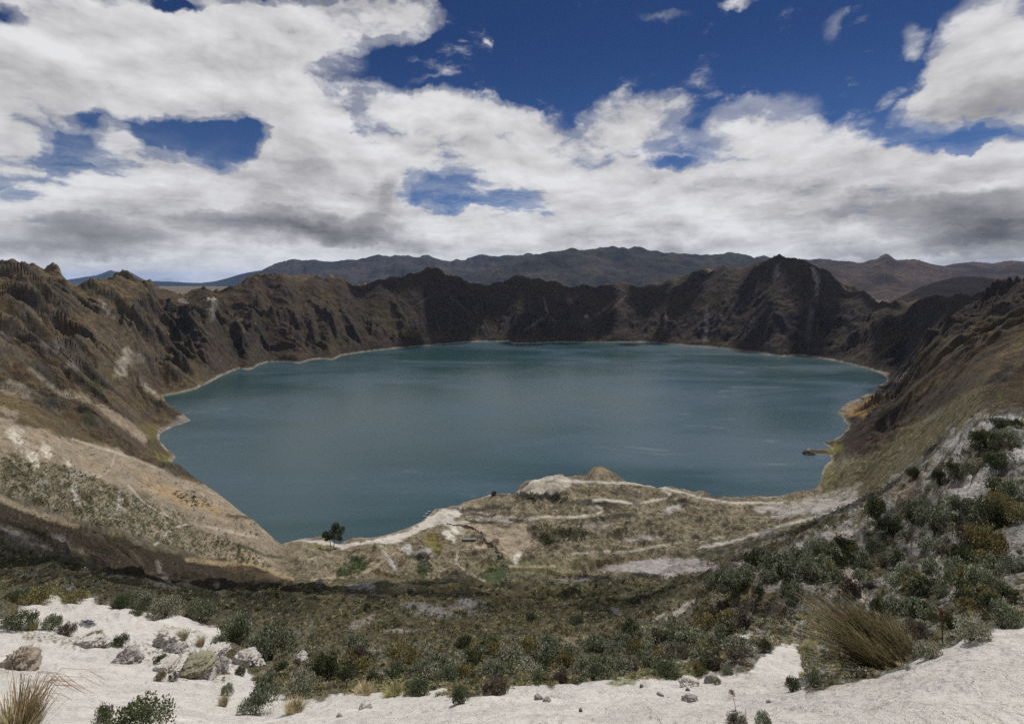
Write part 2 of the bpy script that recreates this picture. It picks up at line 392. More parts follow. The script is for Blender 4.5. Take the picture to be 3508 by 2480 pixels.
# (column, row, distance) or (column, row, None, height above lake)
CTRL = [
    # left wall and hillside
    (0, 1000, 1400), (0, 1100, 1200), (0, 1200, 1000), (0, 1300, 810), (0, 1400, 620), (0, 1500, 460), (0, 1600, 350), (0, 1700, 268), (0, 1800, 185), (0, 1900, 120), (0, 1960, 75),
    (0, 2010, 38), (0, 2045, 20), (0, 2070, 13.5), (0, 2150, 10), (0, 2250, 6.8), (0, 2350, 4.6), (0, 2480, 2.9),
    (150, 1000, 1650), (150, 1150, 1270), (150, 1300, 960), (150, 1450, 660),
    (280, 1050, 1750), (280, 1100, 1620), (280, 1200, 1370), (280, 1300, 1160), (280, 1400, 950), (280, 1500, 740), (280, 1600, 555), (280, 1700, 410), (280, 1790, 322), (280, 1880, 265), (280, 1940, 200),
    (300, 1980, 90), (300, 2010, 40), (300, 2045, 20), (300, 2085, 13.5), (300, 2200, 9), (300, 2300, 6.2), (300, 2400, 4.3), (300, 2480, 3.1),
    (420, 1080, 1880), (420, 1200, 1560), (420, 1300, 1330), (420, 1400, 1130), (420, 1500, 880), (420, 1600, 660), (420, 1700, 520), (420, 1790, 425), (420, 1880, 345),
    (480, 1400, None, 45), (560, 1415, None, 26), (620, 1431, None, 7), (500, 1480, None, 60), (470, 1550, None, 85), (530, 1550, None, 30),
    (560, 1080, 2230), (560, 1180, 2010), (560, 1280, 1810),
    (500, 1640, 690), (560, 1612, None, 100), (600, 1627, None, 85), (640, 1642, None, 75), (700, 1662, None, 62), (760, 1690, None, 55), (800, 1712, None, 50), (870, 1762, None, 36), (920, 1812, None, 22), (945, 1842, None, 10),
    (500, 1720, 580), (600, 1720, None, 105), (700, 1750, None, 85), (800, 1800, None, 65), (880, 1840, None, 40), (930, 1880, None, 24), (600, 1850, 515), (700, 1900, 560), (800, 1930, 600), (900, 1920, None, 33), (970, 1960, None, 24),
    (500, 1910, 390), (600, 1960, 400), (750, 1985, 450), (900, 1995, 500), (450, 1960, 270), (600, 1995, 220), (600, 2020, 110), (600, 2050, 48), (600, 2090, 22), (650, 2140, 14), (650, 2250, 8.6), (650, 2400, 4.9), (650, 2480, 3.5),
    (800, 2010, 230), (800, 2050, 80), (800, 2100, 34), (850, 2180, 16), (880, 2260, 9.5), (900, 2350, 6.6), (920, 2450, 4.3), (920, 2480, 3.7),
    # middle of the near slope
    (1050, 2350, 6.0), (1050, 2290, 8.6), (1050, 2200, 16), (1050, 2120, 36), (1050, 2050, 105), (1050, 2005, 280), (1050, 1980, None, 42),
    (1200, 2480, 3.2), (1200, 2400, 4.6), (1250, 2350, 6.2), (1400, 2480, 3.1), (1400, 2390, 4.5), (1400, 2340, 6.4), (1400, 2280, 9), (1400, 2200, 17), (1400, 2110, 44), (1400, 2040, 130), (1400, 1995, 340), (1400, 1968, None, 45),
    (1754, 2480, 2.7), (1754, 2400, 3.7), (1754, 2345, 4.7), (1754, 2310, 6.6), (1754, 2250, 11), (1754, 2180, 20), (1754, 2100, 52), (1754, 2040, 140), (1754, 2000, 330), (1754, 1972, None, 52),
    (2100, 2480, 2.6), (2100, 2400, 3.5), (2100, 2330, 4.7), (2100, 2290, 7), (2100, 2220, 13), (2100, 2150, 26), (2100, 2090, 52), (2100, 2040, 110), (2100, 2000, 260), (2100, 1965, None, 58),
    (2350, 2480, 2.6), (2350, 2400, 3.5), (2350, 2310, 5.2), (2400, 2250, 8), (2450, 2200, 14), (2450, 2165, 21), (2450, 2148, 26.5), (2450, 2066, 27.6), (2450, 2030, 50), (2420, 1990, 100), (2450, 1955, 118), (2450, 1935, 350), (2450, 1900, None, 62),
    (2600, 2480, 2.5), (2600, 2380, 3.7), (2600, 2280, 5.6), (2600, 2190, 9), (2600, 2160, 15), (2600, 2142, 22.5), (2600, 2050, 23.6), (2600, 2010, 44), (2600, 1920, 100), (2600, 1890, 330), (2600, 1850, None, 68),
    (2750, 2460, 2.5), (2750, 2352, 3.7), (2750, 2325, 5.5), (2750, 2230, 8.5), (2750, 2160, 14), (2750, 2135, 19.5), (2750, 2045, 20.5), (2750, 1980, 48), (2860, 2120, 18.5), (2860, 2060, 19.2), (2330, 2150, 24), (2330, 2120, 30), (2330, 2075, 31), (2700, 1880, 106), (2700, 1855, 320), (2700, 1810, None, 72),
    (2960, 2420, 2.5), (2960, 2316, 3.6), (2960, 2300, 4.9), (2960, 2200, 8), (2960, 2100, 15), (2960, 2000, 30), (2960, 1900, 56), (2960, 1765, 108), (2960, 1748, 310), (2960, 1705, None, 92),
    (3150, 2400, 2.4), (3150, 2262, 3.5), (3150, 2245, 4.9), (3150, 2150, 7.8), (3150, 2050, 13), (3150, 1950, 24), (3150, 1850, 40), (3150, 1750, 60), (3150, 1642, 86), (3150, 1628, 300), (3150, 1595, 500), (3150, 1540, 610),
    (3150, 1490, 700), (3150, 1400, 860), (3150, 1300, 1160), (3150, 1200, 1510), (3150, 1100, 1920),
    (3350, 2400, 2.3), (3350, 2172, 3.5), (3350, 2155, 5), (3350, 2050, 8.5), (3350, 1900, 16), (3350, 1750, 27), (3350, 1600, 43), (3350, 1470, 66), (3350, 1452, 230), (3350, 1360, 440), (3350, 1250, 720), (3350, 1150, 1070), (3350, 1085, 1480),
    (3508, 2400, 2.3), (3508, 2147, 3.6), (3508, 2130, 5), (3508, 2020, 8), (3508, 1900, 13), (3508, 1750, 22), (3508, 1600, 38), (3508, 1435, 62), (3508, 1418, 220), (3508, 1300, 430), (3508, 1200, 660), (3508, 1100, 1010), (3508, 1030, 1400),
    # right shore
    (2870, 1640, None, 28), (2900, 1600, None, 48), (2960, 1560, None, 75), (2950, 1480, None, 62), (2900, 1520, None, 45), (2860, 1550, None, 8), (2930, 1405, None, 9), (2970, 1420, None, 30), (3050, 1335, None, 18), (3000, 1500, None, 90), (3080, 1400, None, 75), (3000, 1370, None, 14),
    (3020, 1600, None, 120), (3080, 1250, 2120), (3060, 1150, 2300),
    # delta
    (1000, 1900, None, 9), (1000, 1950, None, 22), (1100, 1890, None, 5), (1150, 1920, None, 8), (1200, 1870, None, 4), (1150, 1965, None, 20), (1250, 1900, None, 10), (1320, 1905, None, 34), (1330, 1960, None, 18), (1400, 1870, None, 7), (1450, 1800, None, 3),
    (1500, 1760, None, 2.5), (1440, 1930, None, 14), (1550, 1760, None, 5), (1550, 1890, None, 14), (1600, 1840, None, 10), (1560, 1940, None, 34), (1640, 1940, None, 26), (1650, 1800, None, 9), (1700, 1740, None, 12), (1750, 1880, None, 22), (1760, 1700, None, 20), (1690, 1672, None, 14),
    (1800, 1830, None, 20), (1800, 1652, None, 30), (1790, 1668, None, 26), (1830, 1634, None, 46), (1880, 1617, None, 60), (1920, 1626, None, 50), (1955, 1638, None, 34), (1880, 1700, None, 22), (1900, 1760, None, 20), (1900, 1860, None, 24), (1900, 1930, None, 42), (2000, 1640, None, 20), (1990, 1619, None, 26), (2030, 1607, None, 34), (2060, 1605, None, 35), (2085, 1609, None, 30), (2112, 1626, None, 8),
    (2100, 1650, None, 16), (2050, 1700, None, 30), (2050, 1780, None, 26), (2200, 1660, None, 12), (2200, 1720, None, 28), (2200, 1800, None, 32), (2100, 1880, None, 34), (2300, 1677, None, 14), (2300, 1760, None, 34), (2300, 1850, None, 44), (2250, 1920, None, 66), (2350, 1930, None, 60), (2400, 1695, None, 8), (2450, 1760, None, 30), (2500, 1696, None, 10),
    (2550, 1820, None, 48), (2560, 1694, None, 16), (2620, 1700, None, 5), (2600, 1740, None, 30), (2700, 1695, None, 6), (2750, 1730, None, 45), (2850, 1690, None, 40), (2900, 1665, None, 62), (2800, 1780, None, 68),
    # lake floor
    (800, 1500, None, -30), (1000, 1350, None, -40), (1500, 1300, None, -40), (2000, 1300, None, -40), (2500, 1300, None, -40), (2600, 1500, None, -40), (2000, 1480, None, -40), (1500, 1550, None, -40), (1100, 1600, None, -40), (1250, 1720, None, -30), (2400, 1600, None, -30), (900, 1680, None, -20), (2800, 1310, None, -30), (1750, 1220, None, -40), (700, 1380, None, -25), (1300, 1240, None, -30), (2300, 1230, None, -30),
]


def survey():
    px, yd, py = [], [], []

    def add(a, b, d):
        px.append(a)
        py.append(b)
        yd.append(d)
    for c in CTRL:
        d = c[2] if c[2] else (CAMZ - c[3]) * F / (c[1] - HY)
        add(c[0], c[1], d)
        if c[0] == 0:
            add(-350, c[1], d * .93)
            add(-700, c[1], d * .87)
        if c[0] == 3508:
            add(3850, c[1], d * .95)
            add(4200, c[1], d * .9)
    for (a, b) in SHORE:
        d = CAMZ * F / (b - HY)
        add(a, b, d)
    cols = sorted(set([r[0] for r in RIM[::2]] + [0, 3508, -350, 3850, -700, 4200]))
    for a in cols:
        d = float(RIMD(a))
        b = float(rimpy(a))
        add(a, b, d)
        z = CAMZ + (HY - b) / F * d
        for mul, dz in ((1.13, -70), (1.5, -190), (2.6, -330)):
            zz = z + dz
            add(a, HY - (zz - CAMZ) * F / (d * mul), d * mul)
        if 600 < a < 3000:
            ys = CAMZ * F / (float(farshore(a)) - HY)
            for t in (.3, .62, .85):
                zz = z * (t ** 1.12)
                dd = ys + (d - ys) * t
                add(a, HY - (zz - CAMZ) * F / dd, dd)
    return np.array(px, float), np.array(yd, float), np.array(py, float)


SPX, SYD, SPY = survey()
SA, SB = 1 / 330.0, 1.25


def tps_fit():
    n = len(SPX)
    P = np.stack([SPX * SA, np.log(SYD) * SB], 1)
    D2 = ((P[:, None] - P[None]) ** 2).sum(-1)
    K = .5 * D2 * np.log(D2 + 1e-9)
    K[np.arange(n), np.arange(n)] = .003
    A = np.zeros((n + 3, n + 3))
    A[:n, :n] = K
    A[:n, n] = 1
    A[:n, n + 1:] = P
    A[n, :n] = 1
    A[n + 1:, :n] = P.T
    rhs = np.zeros(n + 3)
    rhs[:n] = SPY
    return P, np.linalg.solve(A, rhs)


def tps_eval(P, w, px, ly):
    n = len(P)
    q = np.stack([px.ravel() * SA, ly.ravel() * SB], 1)
    out = np.empty(len(q))
    for i in range(0, len(q), 20000):
        b = q[i:i + 20000]
        D2 = (b ** 2).sum(1)[:, None] + (P ** 2).sum(1)[None] - 2 * b @ P.T
        np.maximum(D2, 1e-12, out=D2)
        out[i:i + 20000] = (.5 * D2 * np.log(D2)) @ w[:n] + w[n] + b @ w[n + 1:]
    return out.reshape(px.shape)


def bicubic(G, gx, gy, x, y):
    """Catmull-Rom interpolation on an even grid"""
    fx = np.clip((x - gx[0]) / (gx[1] - gx[0]), 1, len(gx) - 2.001)
    fy = np.clip((y - gy[0]) / (gy[1] - gy[0]), 1, len(gy) - 2.001)
    ix, iy = fx.astype(int), fy.astype(int)
    tx, ty = fx - ix, fy - iy

    def wts(t):
        return (-.5 * t + t * t - .5 * t ** 3, 1 - 2.5 * t * t + 1.5 * t ** 3, .5 * t + 2 * t * t - 1.5 * t ** 3, -.5 * t * t + .5 * t ** 3)
    wx, wy = wts(tx), wts(ty)
    out = 0
    for j in range(4):
        row = 0
        for i in range(4):
            row = row + wx[i] * G[iy + j - 1, ix + i - 1]
        out = out + wy[j] * row
    return out


# grid of the ground sheet: finer close by and on the far walls
RES = 1.0
def _span(a, b, n):
    return list(np.exp(np.linspace(math.log(a), math.log(b), int(n * RES), endpoint=False)))


YN = 2.2
ROWS = list(np.linspace(-30, YN, 14, endpoint=False)) + _span(YN, 60, 600) + _span(60, 450, 330) + _span(450, 1050, 430) + _span(1050, 2000, 210) + _span(2000, 3900, 360) + _span(3900, 45000, 60) + [45000.]
ROWS = np.array(ROWS)
ins = np.linspace(-1.06, 1.06, int(1090 * RES))
sd = 1.06 + np.cumsum(.0025 * 1.09 ** np.arange(60))
COLS = np.concatenate([-sd[::-1], ins, sd])
NR, NC = len(ROWS), len(COLS)


def PY_(v):
    return v


def build_land():
    P, w = tps_fit()
    gx = np.linspace(-730, 4230, 330)
    gy = np.linspace(math.log(YN) - .04, math.log(9000), 420)
    GX, GY = np.meshgrid(gx, gy)
    G = tps_eval(P, w, GX, GY)
    Yr = np.maximum(ROWS, YN)
    U, YY = np.meshgrid(COLS, Yr)
    PX = CX + U * F
    py = bicubic(G, gx, gy, np.clip(PX, -700, 4200), np.clip(np.log(YY), gy[0], gy[-1]))
    Z = CAMZ + (HY - py) / F * YY
    # beyond the surveyed country: a plateau
    t = ss(YY, 6000, 9000)
    Z = Z * (1 - t) + 60 * t
    X = U * YY
    Y = np.repeat(ROWS[:, None], NC, 1)
    back = np.maximum(YN - Y, 0)
    Z = Z + back * .30
    # shore line
    lp = np.array(LAKE)
    near = (Y > 500) & (Y < 4200)
    d = np.full(X.shape, 4000.0)
    d[near] = seg_dist(LAKE, X[near], Y[near], True)
    ins_ = np.zeros(X.shape, bool)
    ins_[near] = inside(LAKE, X[near], Y[near])
    # relief ------------------------------------------------------------
    land = ~ins_
    e = np.where(land, np.maximum(Z, np.minimum(.06 * d, 4) + .4), 0)
    LX, LY = 120., 1950.
    rr = np.hypot(X - LX, Y - LY)
    th = np.arctan2(X - LX, Y - LY)
    wall = ss(YY, 620, 1000) * ss(d, 10, 110) * land * (1 - ss(YY, 3900, 4600))
    delta_zone = ss(PX, 900, 1050) * (1 - ss(PX, 2850, 3000)) * (1 - ss(YY, 900, 1150))
    wall = wall * (1 - delta_zone)
    wx = fbm(X / 300, Y / 300, 4, 5) * 60
    arc = th * 1500 + wx
    rimd = RIMD(np.clip(PX, -700, 4200))
    top = 1 - .8 * ss(YY / rimd, .86, .99) * (1 - ss(YY / rimd, 1.0, 1.1))
    frontness = 1 - ss(YY / rimd, 1.0, 1.25) * .6
    lw = 1 + .55 * ss(PX, 1250, 700)
    # ribs and ravines: ridged noise drawn out down the slope
    gul = np.zeros(X.shape)
    wgt = np.ones(X.shape)
    mw = wall > 0
    for k, (lam, el_) in enumerate(((300., 2.6), (150., 2.4), (76., 2.2), (38., 2.0), (19., 1.8), (10., 1.6))):
        A, R = arc[mw], rr[mw]
        wv = perlin(A / (lam * .9) + 3, R / (lam * 1.3), 70 + k) * .35
        n = 1 - np.abs(perlin(A / lam + wv, R / (lam * el_) + wv, 11 + k)) * 2.0
        if k == 0:
            n = n * np.abs(n)
        elif k in (1, 2, 3):
            # creased on the crest and in the bed of each ravine
            n = .45 * n + .75 * (np.abs(np.abs(n + .1) - .5) * 3.0 - .75)
        tmp = np.zeros(X.shape)
        tmp[mw] = n * wgt[mw]
        gul += tmp * lam * (.115 if k in (0, 4, 5) else .15) * (top if k < 2 else (.12 + .88 * top)) * lw
        w_ = np.ones(X.shape)
        w_[mw] = np.clip(.35 + .8 * n, .15, 1.2)
        wgt = .5 * wgt + .5 * w_
        if k == 1:
            g1 = tmp
        if k == 2:
            g2 = tmp
        if k == 3:
            g3 = tmp
    g4 = g3
    blk = fbm(X / 120, Y / 120, 6, 31, .58)
    gul = gul + blk * 20 * (.4 + .6 * top)
    # ledges of harder rock on the walls
    st = (e + fbm(X / 260, Y / 260, 3, 41) * 60) / 52
    led = (ss(st - np.floor(st), .25, .75) - (st - np.floor(st))) * 9
    e = e + wall * frontness * (gul - 15 * (.4 + .6 * top) + led * ss(blk, -.1, .3))
    rough = np.zeros(X.shape)
    lam = 260.0
    k = 0
    while lam > .05:
        wt = ss(lam / YY, .30, .14) if False else (1 - ss(lam / YY, .12, .30)) * ss(lam / YY, .0045, .010)
        wt = wt * ss(YY, 1.0, 3.0)
        m = wt > 1e-3
        if m.any():
            n = np.zeros(X.shape)
            n[m] = perlin(X[m] / lam + 7.3 * k, Y[m] / lam - 3.1 * k, 60 + k) * lam * wt[m]
            if k % 2:
                n[m] = (np.abs(n[m]) * 1.6 - .4 * lam * wt[m])
            rough += n
        lam *= .55
        k += 1
    # little banks on the near slopes
    nz_ = ss(YY, 9, 14) * (1 - ss(YY, 420, 560)) * (1 - wall)
    for (stp, lo, hi, sd) in ((1.6, 9, 48, 91), (4.2, 30, 140, 92), (11., 110, 520, 93)):
        z_ = (e + fbm(X / (stp * 7), Y / (stp * 7), 4, sd) * stp * 2.6) / stp
        fr = z_ - np.floor(z_)
        mod = ss(fbm(X / (stp * 10) + 9, Y / (stp * 10), 3, sd + 5), -.15, .25)
        e = e + nz_ * ss(YY, lo, lo * 1.5) * (1 - ss(YY, hi * .7, hi)) * mod * (ss(fr, .35, .6) - fr) * stp * .62
    # mounds and gullies of the delta
    dm = delta_zone * ss(YY, 480, 560) * ss(d, 25, 70) * (1 - soft_poly([(1535, 1800), (1640, 1815), (1700, 1850), (1750, 1930), (1800, 1850), (1830, 1810), (1700, 1795), (1600, 1790)], PX, py, 26, 5)) * (1 - soft_poly([(2040, 1955), (2280, 1905), (2480, 1945), (2250, 1985)], PX, py, 20, 5))
    r1 = 1 - np.abs(fbm(X / 85 + 4, Y / 85, 3, 95)) * 3.2
    r2 = 1 - np.abs(fbm(X / 34 + 4, Y / 34, 3, 96)) * 3.0
    e = e + dm * (r1 * 9.0 + r2 * 4.5 - 5) * (.35 + .65 * ss(PY_(py), 1700, 1850))
    ash = ash_mask(PX, py)
    amp = (.075 + .055 * ss(YY, 7, 14) * (1 - ss(YY, 450, 600))) * (1 - wall * .5) * (1 - .22 * ash)
    amp = amp * (1 + .25 * delta_zone * ss(YY, 500, 600))
    e = e + rough * amp
    # keep the shore where it was surveyed
    lim = 1.25 * d + .5
    e = np.minimum(e, lim)
    e = np.maximum(e, np.minimum(.06 * d, 3) + .25)
    Z = np.where(ins_, -np.minimum(.22 * d, 25) - .3, e)
    Z = np.where(near, Z, np.where(Y <= 500, e, e))
    V = np.stack([X, Y, Z], -1)
    pyv = HY - (Z - CAMZ) / YY * F
    info = dict(PX=PX, PY=pyv, d=d, wall=wall, ins=ins_, g1=g1, g2=g2, g3=g3, g4=g4, blk=blk, delta=delta_zone, ash=ash, th=th, rr=rr, arc=arc)
    return V, info


ASH_POLYS = [
    [(-300, 2140), (0, 2130), (90, 2085), (150, 2068), (270, 2055), (420, 2085), (520, 2118), (600, 2122), (700, 2132), (775, 2165), (770, 2205), (700, 2235), (820, 2260), (880, 2330), (960, 2385), (1130, 2395), (1180, 2375), (1260, 2372), (1380, 2378), (1470, 2362), (1525, 2358),
     (1575, 2398), (1600, 2400), (1690, 2380), (1730, 2352), (1800, 2346), (1900, 2350), (2010, 2345), (2060, 2325), (2180, 2330), (2320, 2318), (2420, 2310), (2560, 2310), (2640, 2220), (2690, 2215), (2740, 2225), (2750, 2290), (2720, 2360),
     (2790, 2372), (3000, 2316), (3100, 2285), (3200, 2240), (3300, 2190), (3400, 2150), (3460, 2142), (3900, 2120), (14000, 1900), (14000, 40000), (-14000, 40000), (-14000, 2100), (-700, 2140)],
]


def soft_poly(poly, x, y, edge, seed=3, amp=1.0):
    """1 inside, 0 outside, ragged edge of about `edge` pixels"""
    xs = [p[0] for p in poly]
    ys = [p[1] for p in poly]
    m = (x > min(xs) - 3 * edge) & (x < max(xs) + 3 * edge) & (y > min(ys) - 3 * edge) & (y < max(ys) + 3 * edge)
    r = np.zeros(x.shape)
    if not m.any():
        return r
    xx, yy = x[m], y[m]
    wx = fbm(xx / (edge * 4), yy / (edge * 2.2), 4, seed) * edge * 2.2 * amp
    wy = fbm(xx / (edge * 4) + 50, yy / (edge * 2.2), 4, seed + 1) * edge * 1.3 * amp
    xx = xx + wx
    yy = yy + wy
    s = np.where(inside(poly, xx, yy), 1, -1) * seg_dist(poly, xx, yy, True)
    r[m] = ss(s, -edge * .5, edge * .5)
    return r


def ash_mask(px, py):
    r = np.zeros(px.shape)
    m = py > 2000
    for p in ASH_POLYS:
        r[m] = np.maximum(r[m], soft_poly(p, px[m], py[m], 14, 77))
    return r


# ------------------------------------------------------------------ what grows and lies on the ground (albedo, cloud shade put in at places)
def C3(*a):
    return np.array(a, float)


